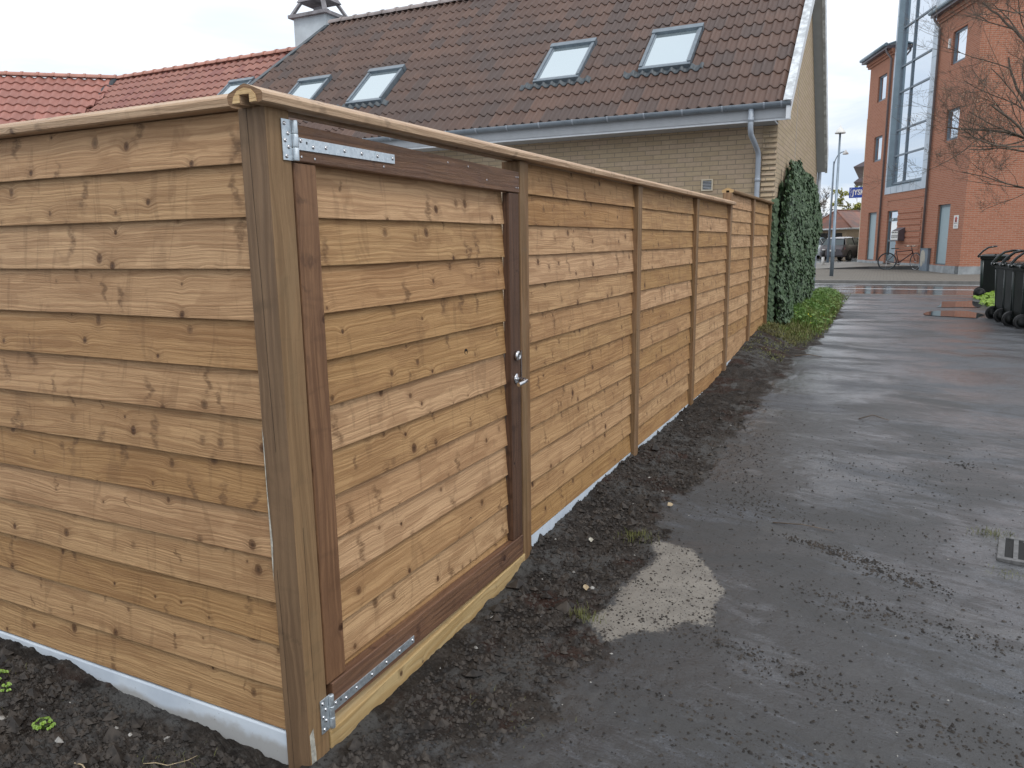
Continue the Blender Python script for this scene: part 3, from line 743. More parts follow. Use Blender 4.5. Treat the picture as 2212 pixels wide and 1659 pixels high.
# -- garden fence on the left with the big corner post
gf = thing('garden_fence', 'brown lap-board fence left of the corner post, above a pale concrete base board', 'fence', (-1.5, 1.55, 0))
gfo = Vector((-1.5, 1.55, 0))
def rel(mb, o): mb.v = [(p[0] - o[0], p[1] - o[1], p[2] - o[2]) for p in mb.v]
def addto(fn, parent, off):
    before = set(bpy.data.objects); r_ = fn()
    for ob in set(bpy.data.objects) - before:
        if ob.parent == parent: ob.location = (-off[0], -off[1], -off[2])
    return r_
botL = [1.770 - .1408 * i for i in range(13)]
addto(lambda: lap_panel('board_panel', gf, 'x', -4.4, -1.545, botL, 1.905, 1.573, M['board'], seed0=3), gf, gfo)
def _corner():
    mb = MB(); mb.box((-1.550, 1.541, -.15), (-1.456, 1.630, 1.907), L=2, seed=12); mb.m[3] = 3  # lane side uses a lighter post wood, its brighter light painted in
    # long drying cracks in the faces
    pts = [(-1.519, 1.905), (-1.516, 1.7), (-1.511, 1.45), (-1.509, 1.2), (-1.504, .98)]
    for (x0, z0), (x1, z1) in zip(pts, pts[1:]):
        mb.poly([(x0 - .0006, 1.5402, z0), (x1 - .0004, 1.5402, z1), (x1 + .0008, 1.5402, z1), (x0 + .0008, 1.5402, z0)], None, 1)
    pts = [(-1.534, .62), (-1.529, .4), (-1.527, .15), (-1.524, -.05)]
    for (x0, z0), (x1, z1) in zip(pts, pts[1:]):
        mb.poly([(x0, 1.5402, z0), (x1, 1.5402, z1), (x1 + .0012, 1.5402, z1), (x0 + .0008, 1.5402, z0)], None, 1)
    pts = [(1.575, .75), (1.574, .45), (1.577, .2)]
    for (x0, z0), (x1, z1) in zip(pts, pts[1:]):
        mb.poly([(-1.4552, x0, z0), (-1.4552, x1, z1), (-1.4552, x1 + .001, z1), (-1.4552, x0 + .0012, z0)], None, 1)
    # scraped pale patches
    for P in ([(1.543, .10), (1.560, .115), (1.566, .03), (1.563, -.10), (1.549, -.10), (1.545, .0)],):
        mb.poly([(-1.4550, y, z) for y, z in P][::-1], None, 2)
    for P in ([(-1.5495, 1.05), (-1.546, 1.02), (-1.5465, .86), (-1.541, .70), (-1.5495, .58)], ):
        mb.poly([(x, 1.5400, z) for x, z in P][::-1], None, 2)
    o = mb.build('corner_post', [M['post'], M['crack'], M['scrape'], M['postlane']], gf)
    b2 = o.modifiers.new('bevel', 'BEVEL'); b2.width = .004; b2.segments = 2; b2.limit_method = 'ANGLE'; b2.angle_limit = R(60)
    # cap rail, profile extruded along x
    mb = MB(); mb.prism(CAPP, (-4.5, 1.585, 1.908), (-1.563, 1.585, 1.908), (0, 1, 0), (0, 0, 1)); mb.build('cap_rail', M['cap'], gf)
    mb = MB(); mb.box((-4.5, 1.556, -.25), (-1.552, 1.60, .072)); mb.build('base_board', M['gravelboard'], gf, bevel=.006)
    mb = MB(); mb.box((-3.46, 1.545, -.2), (-3.37, 1.63, 1.907), L=2); mb.build('post', M['slimpost'], gf, bevel=.004)
addto(_corner, gf, gfo)

# -- fence along the lane
lf = thing('lane_fence', 'long straight lap-board fence along the lane, from the gate to the step up', 'fence', (FX, 3.1, 0)); lfo = Vector((FX, 3.1, 0))
postY = [(3.062, 3.15), (4.845, 4.935), (6.555, 6.645), (8.11, 8.20)]
def _lane():
    mb = MB(); mb.prism(CAPP, (-1.478, 1.497, 1.905), (-1.478, 8.21, 1.905), (1, 0, 0), (0, 0, 1), seed=31, capm=1)
    # pale sawn oval on the weathered cap end
    mb.build('cap_rail', [M['cap'], M['slimpost']], lf)
    mb = MB(); P = [(-.042, .003), (-.0165, .003), (-.0165, .023), (.0165, .023), (.0165, .003), (.040, .003), (.037, .020), (.022, .034), (0, .039), (-.024, .033), (-.038, .018)]
    mb.prism(P, (-1.478, 1.4955, 1.905), (-1.478, 1.4975, 1.905), (1, 0, 0), (0, 0, 1), m=0)
    mb.build('sawn_end', M['capend'], lf)
    for i, (a, b2) in enumerate(postY):
        post(lf, (FX - .09, a, -.1), (FX, b2, 1.903 if i < 3 else 2.03), M['slimpost'], .004)
    for i in range(3):
        a, b2 = postY[i][1], postY[i + 1][0]
        bt = [1.763 - .1343 * k for k in range(12)]; bt.append(bt[-1] - .134)
        bt = [1.55 + (z - 1.55) * 1.021 for z in bt]
        lap_panel('board_panel', lf, 'y', a, b2, bt, 1.905, FX - .043, M['board_warm'], seed0=50 + i * 40)
        mb = MB(); mb.box((FX - .062, a, -.2), (FX - .026, b2, bt[-1] - .002)); mb.build('base_board', M['gravelboard'], lf)
addto(_lane, lf, lfo)
# -- the stepped-up end by the house
hf = thing('stepped_fence', 'short raised end of the lane fence, one step higher, next to the ivy', 'fence', (FX, 9.6, .2)); hfo = Vector((FX, 9.6, .2))
def _high():
    mb = MB(); mb.prism(CAPP, (-1.50, 8.13, 2.03), (-1.50, 11.28, 2.03), (1, 0, 0), (0, 0, 1), seed=77, capm=1); mb.build('cap_rail', [M['slimpost'], M['capend']], hf)
    ys = [(8.205, None), (9.63, 9.72), (11.13, 11.22)]
    for a, b2 in ys[1:]: post(hf, (FX - .09, a, 0), (FX, b2, 2.028), M['slimpost'], .004)
    for i, (a, b2) in enumerate(((8.202, 9.63), (9.72, 11.13))):
        bt = [1.885 - .1385 * k for k in range(12)]; bt[-1] = .225; bt = [1.55 + (z - 1.55) * 1.0 for z in bt]
        lap_panel('board_panel', hf, 'y', a, b2, bt, 2.03, FX - .043, M['board_warm'], seed0=250 + i * 40)
        mb = MB(); mb.box((FX - .062, a, 0), (FX - .026, b2, bt[-1] - .002)); mb.build('base_board', M['gravelboard'], hf)
addto(_high, hf, hfo)

# -- gate
gt = thing('gate', 'lap-board gate in a dark red-brown frame with long strap hinges and a lever handle', 'gate', (FX, 1.64, .1)); gto = Vector((FX, 1.64, .1))
def _gate():
    X0 = FX - .035
    mb = MB(); mb.hexa([(X0, 1.652, 1.776), (FX + .001, 1.652, 1.776), (FX + .001, 3.053, 1.764), (X0, 3.053, 1.764), (X0, 1.652, 1.874), (FX + .001, 1.652, 1.874), (FX + .001, 3.053, 1.853), (X0, 3.053, 1.853)], L=1, seed=301)
    mb.build('top_rail', M['frame'], gt, bevel=.0035)
    mb = MB(); mb.hexa([(X0, 1.657, .100), (FX + .001, 1.657, .100), (FX + .001, 3.053, .088), (X0, 3.053, .088), (X0, 1.657, .208), (FX + .001, 1.657, .208), (FX + .001, 3.053, .186), (X0, 3.053, .186)], L=1, seed=305)
    mb.build('bottom_rail', M['frame'], gt, bevel=.0035)
    mb = MB(); mb.box((X0, 1.640, .2105), (FX - .004, 1.731, 1.774), L=2, seed=311); mb.build('stile', M['stile'], gt, bevel=.004)
    mb = MB(); mb.box((X0, 2.955, .1895), (FX - .003, 3.053, 1.762), L=2, seed=317); mb.build('stile', M['darkframe'], gt, bevel=.003)
    bt = [1.55 + (z - 1.55) * 1.024 for z in (1.628, 1.492, 1.356, 1.219, 1.082, .944, .806, .668, .531, .393, .256)] + [.16]
    lap_panel('board_panel', gt, 'y', 1.725, 2.96, bt, 1.78, FX - .045, M['board_warm'], seed0=400)
    # round plugs in the boards
    for (y, z) in ((2.607, 1.122), (2.608, .408)):
        mb = MB(); mb.lathe([(0, .0), (0, .013), (.002, .013), (.0025, .010), (.001, .009), (.001, .0)], (FX - .034, y, z), (1, 0, 0), 14); mb.build('knot_plug', M['crack'], gt)
    # strap hinges
    def hinge(z0, z1, zs0, zs1):
        f = FX + .0015
        mb = MB(); mb.box((f, 1.594, z0), (f + .003, 1.630, z1), L=2); hp = mb.build('strap_hinge', M['galv'], gt, bevel=.0006)
        mb = MB()
        zc = (z1 - z0) / 3
        for k in range(3):
            mb.lathe([(0, .0), (0, .0082), (.002, .0088), (zc - .0025, .0088), (zc - .0008, .0082), (zc - .0008, 0)], (f + .007, 1.6385, z0 + k * zc), (0, 0, 1), 16)
        mb.build('knuckle', M['galv'], hp)
        mb = MB(); mb.hexa([(f, 1.643, zs0), (f + .003, 1.643, zs0), (f + .003, 2.108, zs0 + .001), (f, 2.108, zs0 + .001), (f, 1.643, zs1), (f + .003, 1.643, zs1), (f + .003, 2.108, zs1 - .003), (f, 2.108, zs1 - .003)], L=1)
        mb.build('strap', M['galv'], hp, bevel=.0006)
        w_ = z1 - z0
        for (y, fz) in ((1.604, .89), (1.616, .66), (1.604, .48), (1.616, .33), (1.606, .10)):
            bolt(hp, f + .003, y, z0 + fz * w_)
        zm = (zs0 + zs1) / 2
        for (y, dz) in ((1.664, .008), (1.714, -.004), (1.768, 0), (1.852, 0), (1.934, 0), (2.014, 0), (2.096, 0)):
            bolt(hp, f + .003, y, zm + dz)
        mb = MB(); mb.box((f + .003, 1.686, zm + .001), (f + .0035, 1.691, zm + .008)); mb.build('square_hole', M['void'], hp)
    def bolt(par, x, y, z):
        mb = MB(); mb.lathe([(0, .0058), (.0008, .0056), (.0026, .0046), (.0040, .0030), (.0042, .0022), (.0022, .0018), (.0022, 0)], (x, y, z), (1, 0, 0), 12); mb.build('screw', M['steel'], par)
    hinge(1.776, 1.882, 1.807, 1.840); hinge(.072, .184, .116, .147)
    for (y, z) in ((1.668, 1.790), (1.722, 1.789), (3.02, 1.83), (3.04, 1.83), (3.02, 1.785), (3.04, 1.785), (2.05, 1.795), (2.45, 1.842), (2.6, 1.84), (2.75, 1.80)):
        mb = MB(); mb.lathe([(0, .0038), (.0012, .0034), (.0006, .0014), (.0006, 0)], (FX + .001, y, z), (1, 0, 0), 8); mb.build('screw', M['steel'], gt)
    # lock cylinder, handle, edge plate
    mb = MB(); mb.lathe([(0, .0), (0, .023), (.012, .0225), (.017, .019), (.0185, .013), (.0165, .012), (.0165, 0)], (FX - .003, 3.006, 1.053), (1, 0, 0), 24); lk = mb.build('lock_cylinder', M['steel'], gt)
    mb = MB(); mb.box((FX + .0137, 3.0045, 1.046), (FX + .0142, 3.0075, 1.060)); mb.build('keyhole', M['void'], lk)
    mb = MB(); mb.lathe([(0, 0), (0, .024), (.004, .024), (.006, .021), (.006, 0)], (FX - .003, 3.006, .947), (1, 0, 0), 24); ro = mb.build('handle_rose', M['steel'], gt)
    mb = MB(); c_ = (FX, 3.006, .947); P = [(c_[0], c_[1], c_[2])]
    P += [(FX + .03, 3.006, .947), (FX + .043, 3.004, .947), (FX + .053, 2.996, .946), (FX + .057, 2.983, .945), (FX + .057, 2.95, .943), (FX + .057, 2.905, .941)]
    mb.tube(P, [.0085, .0085, .009, .0095, .0095, .0095, .0095], 14); mb.build('lever_handle', M['steel'], gt, bevel=.001)
    mb = MB(); mb.box((FX - .034, 3.0535, .935), (FX + .0015, 3.0565, 1.070)); mb.build('edge_plate', M['steel'], gt)
addto(_gate, gt, gto)
mb = MB(); mb.hexa([(FX - .05, 1.634, -.08), (FX + .003, 1.634, -.08), (FX + .003, 3.069, -.02), (FX - .05, 3.069, -.02), (FX - .05, 1.634, .058), (FX + .003, 1.634, .058), (FX + .003, 3.069, .085), (FX - .05, 3.069, .085)], L=1, seed=500)
mb.build('threshold_board', M['pale'], bevel=.004, label='pale yellow unpainted plank lying under the gate at the ground', category='threshold board')

# ------------------------------------------------------------------ tiled roofs
def tile_surface(name, parent, O, U, S, N, width, slope_len, gauge, pitch, m, amp=.030, lip=.022, clip=None, cols=2, shape=1.6, seg=8, label=None):
    """double-roll tiles as real corrugated, overlapping courses. O eave start, U along the eave, S up the slope, N outwards"""
    O, U, S, N = Vector(O), Vector(U).normalized(), Vector(S).normalized(), Vector(N).normalized()
    mb = MB(); nr = int(math.ceil(slope_len / gauge)); nc = int(width / pitch * seg)
    du = pitch / seg
    def h(u): return amp * ((.5 + .5 * math.cos(2 * math.pi * u / pitch)) ** shape)
    for r_ in range(nr):
        s0 = r_ * gauge - .03; s1 = min((r_ + 1) * gauge + .02, slope_len)
        base = len(mb.v)
        for i in range(nc + 1):
            u = i * du
            tj = int(u / (pitch * cols)); rj = noise.noise(Vector((tj * 3.3, r_ * 5.1, 2))) * .004
            hh = h(u)
            for (s_, n_) in ((s0, hh - .004), (s0 + .001, hh + lip + rj), (s0 + .02, hh + lip + .003 + rj), (s1, hh + .003)):
                p = O + U * u + S * s_ + N * n_; mb.v.append(tuple(p))
        for i in range(nc):
            uc = (i + .5) * du
            if clip and not clip(uc, r_ * gauge + gauge * .5): continue
            ua, ub = i * du / (pitch * cols) + .0001, (i + 1) * du / (pitch * cols) - .0001
            vv = [r_ + .01, r_ + .05, r_ + .10, r_ + .98]
            for q in range(3):
                a = base + i * 4 + q; b2 = base + (i + 1) * 4 + q
                mb.face((a, b2, b2 + 1, a + 1), [(ua, vv[q]), (ub, vv[q]), (ub, vv[q + 1]), (ua, vv[q + 1])], 0, q != 0)
    o = mb.build(name, m, parent)
    if label: o['label'] = label
    return o
def ridge_tiles(name, parent, a, b_, m, r=.095, L=.36):
    a, b_ = Vector(a), Vector(b_); d = (b_ - a); n = max(1, int(d.length / L)); d2 = d / n
    side = d.cross(Vector((0, 0, 1))).normalized()
    mb = MB()
    for i in range(n):
        for (f0, f1, rr) in ((0, .96, r), (.86, 1.0, r + .016)):
            prof = [(math.cos(math.pi * k / 8) * rr * 1.15, math.sin(math.pi * k / 8) * rr) for k in range(9)]
            mb.prism(prof, a + d2 * (i + f0), a + d2 * (i + f1), side, (0, 0, 1))
    return mb.build(name, m, parent)

K = .87; CS = 1 / math.sqrt(1 + K * K); SN = K * CS
GX = -1.45; GB = -1.24
# ------------------------------------------------------------------ yellow brick house
H0 = Vector((-6, 11.35, .1))
hs = thing('brick_house', 'yellow brick house with brown tiled roof and four roof windows, its gable on the lane', 'house', H0)
def wall_uv(pts, ax):
    return [((p[0] if ax == 'x' else p[1]) + 50, p[2] + 10) for p in pts]
def _house():
    mb = MB()
    P = [(-13.2, 11.35, -.3), (GX - .19, 11.35, -.3), (GX - .19, 11.35, 3.16), (-13.2, 11.35, 3.16)]
    mb.poly(P, wall_uv(P, 'x')); mb.build('front_wall', M['ybrick'], hs)
    # gable wall (thick slab)
    zr = 3.22 + 3.42 * K
    y0, y1, ym = 11.35, 18.15, 14.75
    G = [(y0, -.3), (y1, -.3), (y1, 3.2), (ym, zr + .05), (y0, 3.2)]
    mb = MB()
    F = [(GX, y, z) for y, z in G]; Bk = [(GX - .3, y, z) for y, z in G]
    mb.poly(F, wall_uv(F, 'y')); mb.poly(Bk[::-1], wall_uv(Bk[::-1], 'y'))
    mb.poly([F[1], Bk[1], Bk[2], F[2]], [(0, 0), (.3, 0), (.3, 3), (0, 3)])
    mb.poly([(GX - .19, y0, -.3), (GX, y0, -.3), (GX, y0, 3.2), (GX - .19, y0, 3.2)], [(10, 0), (10.19, 0), (10.19, 3.5), (10, 3.5)])
    mb.build('gable_wall', M['ybrick'], hs)
    # projecting brick course ends up the corner
    mb = MB(); z = .25
    while z < 3.05:
        mb.hexa([(GX - .188, y0 - .030, z + .004), (GX + .004, y0 - .030, z + .004), (GX + .004, y0 + .01, z + .012), (GX - .188, y0 + .01, z + .012),
                 (GX - .188, y0 - .004, z + .060), (GX + .004, y0 - .004, z + .060), (GX + .004, y0 + .01, z + .060), (GX - .188, y0 + .01, z + .060)]); z += .0727
    mb.build('corner_bricks', M['ybrick'], hs)
    # movement joint in the gable
    mb = MB(); mb.box((GX + .001, 13.62, 2.4), (GX + .003, 13.633, 5.2)); mb.build('expansion_joint', M['soffit'], hs)
    # roof slab, both slopes
    ye, ze = 10.86, 3.30; yr = 14.42; zr2 = ze + (yr - ye) * K
    mb = MB()
    for (ya, za, yb, zb) in ((ye + .03, ze, yr, zr2), (17.98, ze - .03, yr, zr2)):
        mb.hexa([(-12.98, ya, za - .17), (GB - .03, ya, za - .17), (GB - .03, yb, zb - .17), (-11.5, yb, zb - .17), (-12.98, ya, za - .015), (GB - .03, ya, za - .015), (GB - .03, yb, zb - .015), (-11.5, yb, zb - .015)])
    mb.build('roof_deck', M['soffit'], hs)
    # front slope tiles; the left verge is skewed
    S = Vector((0, CS, SN)); N = Vector((0, -SN, CS)); O = Vector((-13.05, ye, ze + .02))
    L = (yr - ye) / CS
    def clip(u, s):
        x = -13.05 + u
        if x < -11.5 - .33 * (4.62 - s): return False
        if x > GB - .07: return False
        for (xa, xb) in SKY:
            if xa + .02 < x < xb - .02 and 1.12 < s < 2.05: return False
        return True
    tile_surface('roof_tiles', hs, O, (1, 0, 0), S, N, 11.75, L, .3555, .1475, M['tile'], clip=clip, amp=.046, shape=1.9, lip=.017, seg=10)
    ridge_tiles('ridge_tiles', hs, (-11.5, yr, zr2 + .02), (GB - .05, yr, zr2 + .02), M['ridgetile'])
    # verge board on the left edge
    mb = MB()
    def rp(x, s, n): p = Vector((x, ye, ze)) + S * s + N * n; return tuple(p)
    mb.hexa([rp(-13.10, 0, -.2), rp(-12.98, 0, -.2), rp(-11.46, 4.62, -.2), rp(-11.58, 4.62, -.2), rp(-13.10, 0, .07), rp(-12.98, 0, .07), rp(-11.46, 4.62, .07), rp(-11.58, 4.62, .07)])
    mb.build('verge_flashing', M['lead'], hs)
    # white bargeboard, front slope and back slope
    mb = MB()
    bt = .035
    mb.hexa([(GB - .05, ye - .05, ze - .20), (GB, ye - .05, ze - .20), (GB, yr, zr2 - .26), (GB - .05, yr, zr2 - .26), (GB - .05, ye - .05, ze + .06), (GB, ye - .05, ze + .06), (GB, yr, zr2 + .06), (GB - .05, yr, zr2 + .06)])
    mb.build('bargeboard', M['white'], hs)
    mb = MB(); a, b2 = Vector(rp(GB - .085, -.06, .075)), Vector(rp(GB - .085, 4.7, .075))
    mb.prism([(0, 0), (.105, 0), (.105, .014), (0, .014)], a, b2, (1, 0, 0), tuple(N)); mb.build('verge_cap', M['dirtywhite'], hs)
    mb = MB()
    mb.hexa([(GB - .05, yr, zr2 - .26), (GB, yr, zr2 - .26), (GB, 18.02, ze - .36), (GB - .05, 18.02, ze - .36), (GB - .05, yr, zr2 + .06), (GB, yr, zr2 + .06), (GB, 18.02, ze + .02), (GB - .05, 18.02, ze + .02)])
    mb.build('bargeboard', M['dirtywhite'], hs)
    mb = MB(); mb.hexa([(GX, yr, zr2 - .24), (GB - .05, yr, zr2 - .24), (GB - .05, 18.0, ze - .34), (GX, 18.0, ze - .34), (GX, yr, zr2 - .18), (GB - .05, yr, zr2 - .18), (GB - .05, 18.0, ze - .28), (GX, 18.0, ze - .28)])
    mb.build('gable_soffit', M['soffit'], hs)
    # eaves: fascia, soffit, gutter
    mb = MB(); mb.box((-13.1, 10.905, 3.10), (GB - .001, 10.93, 3.275)); mb.build('fascia', M['white'], hs)
    mb = MB(); mb.box((-13.1, 10.931, 3.105), (GX - .001, 11.349, 3.125)); mb.build('soffit', M['soffit'], hs)
    mb = MB(); prof = [(math.cos(math.pi + math.pi * k / 10) * .062, math.sin(math.pi + math.pi * k / 10) * .062) for k in range(11)] + [(.057, .004), (-.057, .004)]
    mb.prism(prof, (-13.0, 10.838, 3.315), (GB + .005, 10.838, 3.315), (0, 1, 0), (0, 0, 1)); gu = mb.build('gutter', M['gutter'], hs)
    for k in range(20):
        x = -1.36 - .0 if k == 0 else -1.58 - .54 * (k - 1)
        mb = MB(); pr = [(math.cos(math.pi + math.pi * q / 8) * .069, math.sin(math.pi + math.pi * q / 8) * .069) for q in range(9)] + [(.064, .006), (-.064, .006)]
        mb.prism(pr, (x, 10.838, 3.315), (x + .022, 10.838, 3.315), (0, 1, 0), (0, 0, 1)); mb.build('gutter_bracket', M['pipe'], gu)
    mb = MB(); mb.tube([(-1.735, 10.845, 3.27), (-1.735, 10.845, 3.02), (-1.73, 10.87, 2.94), (-1.70, 11.20, 2.80), (-1.685, 11.27, 2.74), (-1.682, 11.29, 2.66), (-1.682, 11.29, 1.95), (-1.682, 11.29, .4)], .036, 12); dp = mb.build('downpipe', M['pipe'], hs)
    for z in (3.10, 2.35):
        mb = MB(); x, y = (-1.735, 10.845) if z > 3 else (-1.682, 11.29); mb.lathe([(0, .036), (0, .040), (.05, .040), (.05, .036)], (x, y, z), (0, 0, 1), 12); mb.build('pipe_socket', M['pipe'], dp)
    mb = MB(); mb.tube([(GX + .05, 18.08, .1), (GX + .05, 18.08, 3.0)], .04, 10); mb.build('downpipe', M['pipe'], hs)
    # vent grille
    mb = MB(); x0, x1, z0, z1 = -2.47, -2.305, 2.255, 2.42
    for a, b2 in (((x0, 0, z0), (x1, 0, z0 + .018)), ((x0, 0, z1 - .018), (x1, 0, z1)), ((x0, 0, z0 + .018), (x0 + .018, 0, z1 - .018)), ((x1 - .018, 0, z0 + .018), (x1, 0, z1 - .018))):
        mb.box((a[0], 11.325, a[2]), (b2[0], 11.352, b2[2]))
    vg = mb.build('vent_grille', M['cream'], hs)
    mb = MB()
    for k in range(6): z = z0 + .024 + k * .0205; mb.hexa([(x0 + .018, 11.330, z), (x1 - .018, 11.330, z), (x1 - .018, 11.348, z + .01), (x0 + .018, 11.348, z + .01), (x0 + .018, 11.330, z + .004), (x1 - .018, 11.330, z + .004), (x1 - .018, 11.348, z + .014), (x0 + .018, 11.348, z + .014)])
    mb.build('slats', M['soffit'], vg)
    mb = MB(); mb.box((x0 + .018, 11.3485, z0 + .018), (x1 - .018, 11.3495, z1 - .018)); mb.build('vent_opening', M['void'], vg)
    # roof windows
    for (xa, xb) in SKY: skylight(hs, lambda x, s, n: Vector((x, ye, ze + .02)) + S * s + N * n, xa, xb, 1.05, 2.16)
SKY = [(-3.53, -2.75), (-5.27, -4.49), (-9.02, -8.24), (-10.74, -9.96)]
def skylight(par, rp, xa, xb, s0, s1):
    def slab(mb, xa, xb, sa, sb, n0, n1):
        mb.hexa([rp(xa, sa, n0), rp(xb, sa, n0), rp(xb, sb, n0), rp(xa, sb, n0), rp(xa, sa, n1), rp(xb, sa, n1), rp(xb, sb, n1), rp(xa, sb, n1)])
    mb = MB(); fw = .050
    slab(mb, xa, xa + fw, s0 + .06, s1 - .11, -.02, .12); slab(mb, xb - fw, xb, s0 + .06, s1 - .11, -.02, .12)
    slab(mb, xa - .01, xb + .01, s1 - .11, s1, -.02, .135); slab(mb, xa, xb, s0, s0 + .06, -.02, .105)
    fr = mb.build('roof_window', M['slframe'], par, bevel=.006)
    mb = MB(); slab(mb, xa + fw, xb - fw, s0 + .06, s1 - .11, .0, .085); mb.build('pane', M['slglass'], fr)
    mb = MB(); b0 = fw; 
    slab(mb, xa + fw, xa + fw + .022, s0 + .06, s1 - .11, .085, .098); slab(mb, xb - fw - .022, xb - fw, s0 + .06, s1 - .11, .085, .098); slab(mb, xa + fw + .022, xb - fw - .022, s0 + .06, s0 + .085, .085, .098)
    mb.build('sash', M['gutter'], fr)
    # corrugated lead apron under the window
    mb = MB(); n = 80; xs = [xa - .22 + (xb - xa + .42) * k / n for k in range(n + 1)]; base = 0
    for x in xs:
        hh = .044 * ((.5 + .5 * math.cos(2 * math.pi * (x + 13.05) / .1475)) ** 1.6)
        j = .012 * math.sin(x * 60) 
        mb.v += [tuple(rp(x, s0 - .085 + j * .5, hh + .022)), tuple(rp(x, s0 - .08 + j * .5, hh + .030)), tuple(rp(x, s0 + .03, hh + .045))]
    for k in range(n):
        for q in range(2): a = 3 * k + q; mb.face((a, a + 3, a + 4, a + 1), None, 0, True)
    mb.build('apron_flashing', M['lead'], fr)
addto(_house, hs, H0)

# ------------------------------------------------------------------ neighbouring red roofed house with the chimney
N0 = Vector((-15, 11.4, .1))
nh = thing('red_roofed_house', 'lower house with a red tiled roof adjoining the brown roof behind the fence', 'house', N0)
def _neigh():
    ye, ze = 10.86, 2.92; yr = 14.36; zr = 5.93; k2 = (zr - ze) / (yr - ye); cs = 1 / math.sqrt(1 + k2 * k2); sn = k2 * cs
    S = Vector((0, cs, sn)); N = Vector((0, -sn, cs)); L = (yr - ye) / cs
    O = Vector((-24.0, ye, ze))
    def clip(u, s):
        x = -24 + u; y = ye + s * cs
        # valley with the angled wing
        vx = -18.62 - (14.36 - y) * -.06
        return x > vx - .1 and x < -11.3
    tile_surface('roof_tiles', nh, O, (1, 0, 0), S, N, 12.9, L, .31, .215, M['redtile'], clip=clip, cols=1, amp=.042, shape=1.1, lip=.03)
    ridge_tiles('ridge_tiles', nh, (-18.62, yr, zr + .03), (-11.9, yr, zr + .03), M['ridgered'], r=.09)
    mb = MB(); mb.hexa([(-19.2, ye, ze - .2), (-11.4, ye, ze - .2), (-11.4, yr, zr - .2), (-19.2, yr, zr - .2), (-19.2, ye, ze - .02), (-11.4, ye, ze - .02), (-11.4, yr, zr - .02), (-19.2, yr, zr - .02)])
    mb.hexa([(-19.2, yr, zr - .2), (-11.4, yr, zr - .2), (-11.4, 17.9, ze - .2), (-19.2, 17.9, ze - .2), (-19.2, yr, zr - .02), (-11.4, yr, zr - .02), (-11.4, 17.9, ze - .02), (-19.2, 17.9, ze - .02)])
    mb.build('roof_deck', M['ridgered'], nh)
    mb = MB(); P = [(-19.5, 11.4, -.3), (-13.2, 11.4, -.3), (-13.2, 11.4, 2.95), (-19.5, 11.4, 2.95)]; mb.poly(P, wall_uv(P, 'x')); mb.build('front_wall', M['ybrick'], nh)
    skylight(nh, lambda x, s, n: Vector((x, ye, ze)) + S * s + N * n, -13.62, -12.90, 2.42, 3.46)
    # rendered chimney with its hooded concrete cap
    mb = MB(); mb.box((-12.54, 14.40, 4.9), (-11.63, 15.15, 6.66)); ch = mb.build('chimney', M['chimney'], nh)
    mb = MB(); mb.box((-12.63, 14.31, 6.66), (-11.54, 15.24, 6.73))
    for (x, y, dx, dy) in ((-12.60, 14.34, 1, 1), (-11.57, 14.34, -1, 1), (-12.60, 15.21, 1, -1), (-11.57, 15.21, -1, -1)):
        a = Vector((x, y, 6.73)); b2 = Vector((x + dx * .16, y + dy * .14, 7.02)); e = .055
        q = lambda v: [(v.x, v.y, v.z), (v.x + dx * e * 1.4, v.y, v.z), (v.x + dx * e * 1.4, v.y + dy * e * 1.4, v.z), (v.x, v.y + dy * e * 1.4, v.z)]
        A, B = q(a), q(b2)
        if dx * dy < 0: A, B = A[::-1], B[::-1]
        mb.hexa(A + B)
    mb.hexa([(-12.48, 14.46, 7.02), (-11.69, 14.46, 7.02), (-11.69, 15.09, 7.02), (-12.48, 15.09, 7.02), (-12.42, 14.52, 7.14), (-11.75, 14.52, 7.14), (-11.75, 15.03, 7.14), (-12.42, 15.03, 7.14)])
    mb.build('chimney_cap', M['chimcap'], ch)
    mb = MB(); mb.box((-12.2, 14.7, 6.73), (-11.95, 14.95, 6.93)); mb.build('flue', M['chimcap'], ch)
addto(_neigh, nh, N0)
W0 = Vector((-21, 12, .1))
wh = thing('orange_roofed_wing', 'wing with an orange-red pantile roof at the far left edge of the view', 'house', W0)
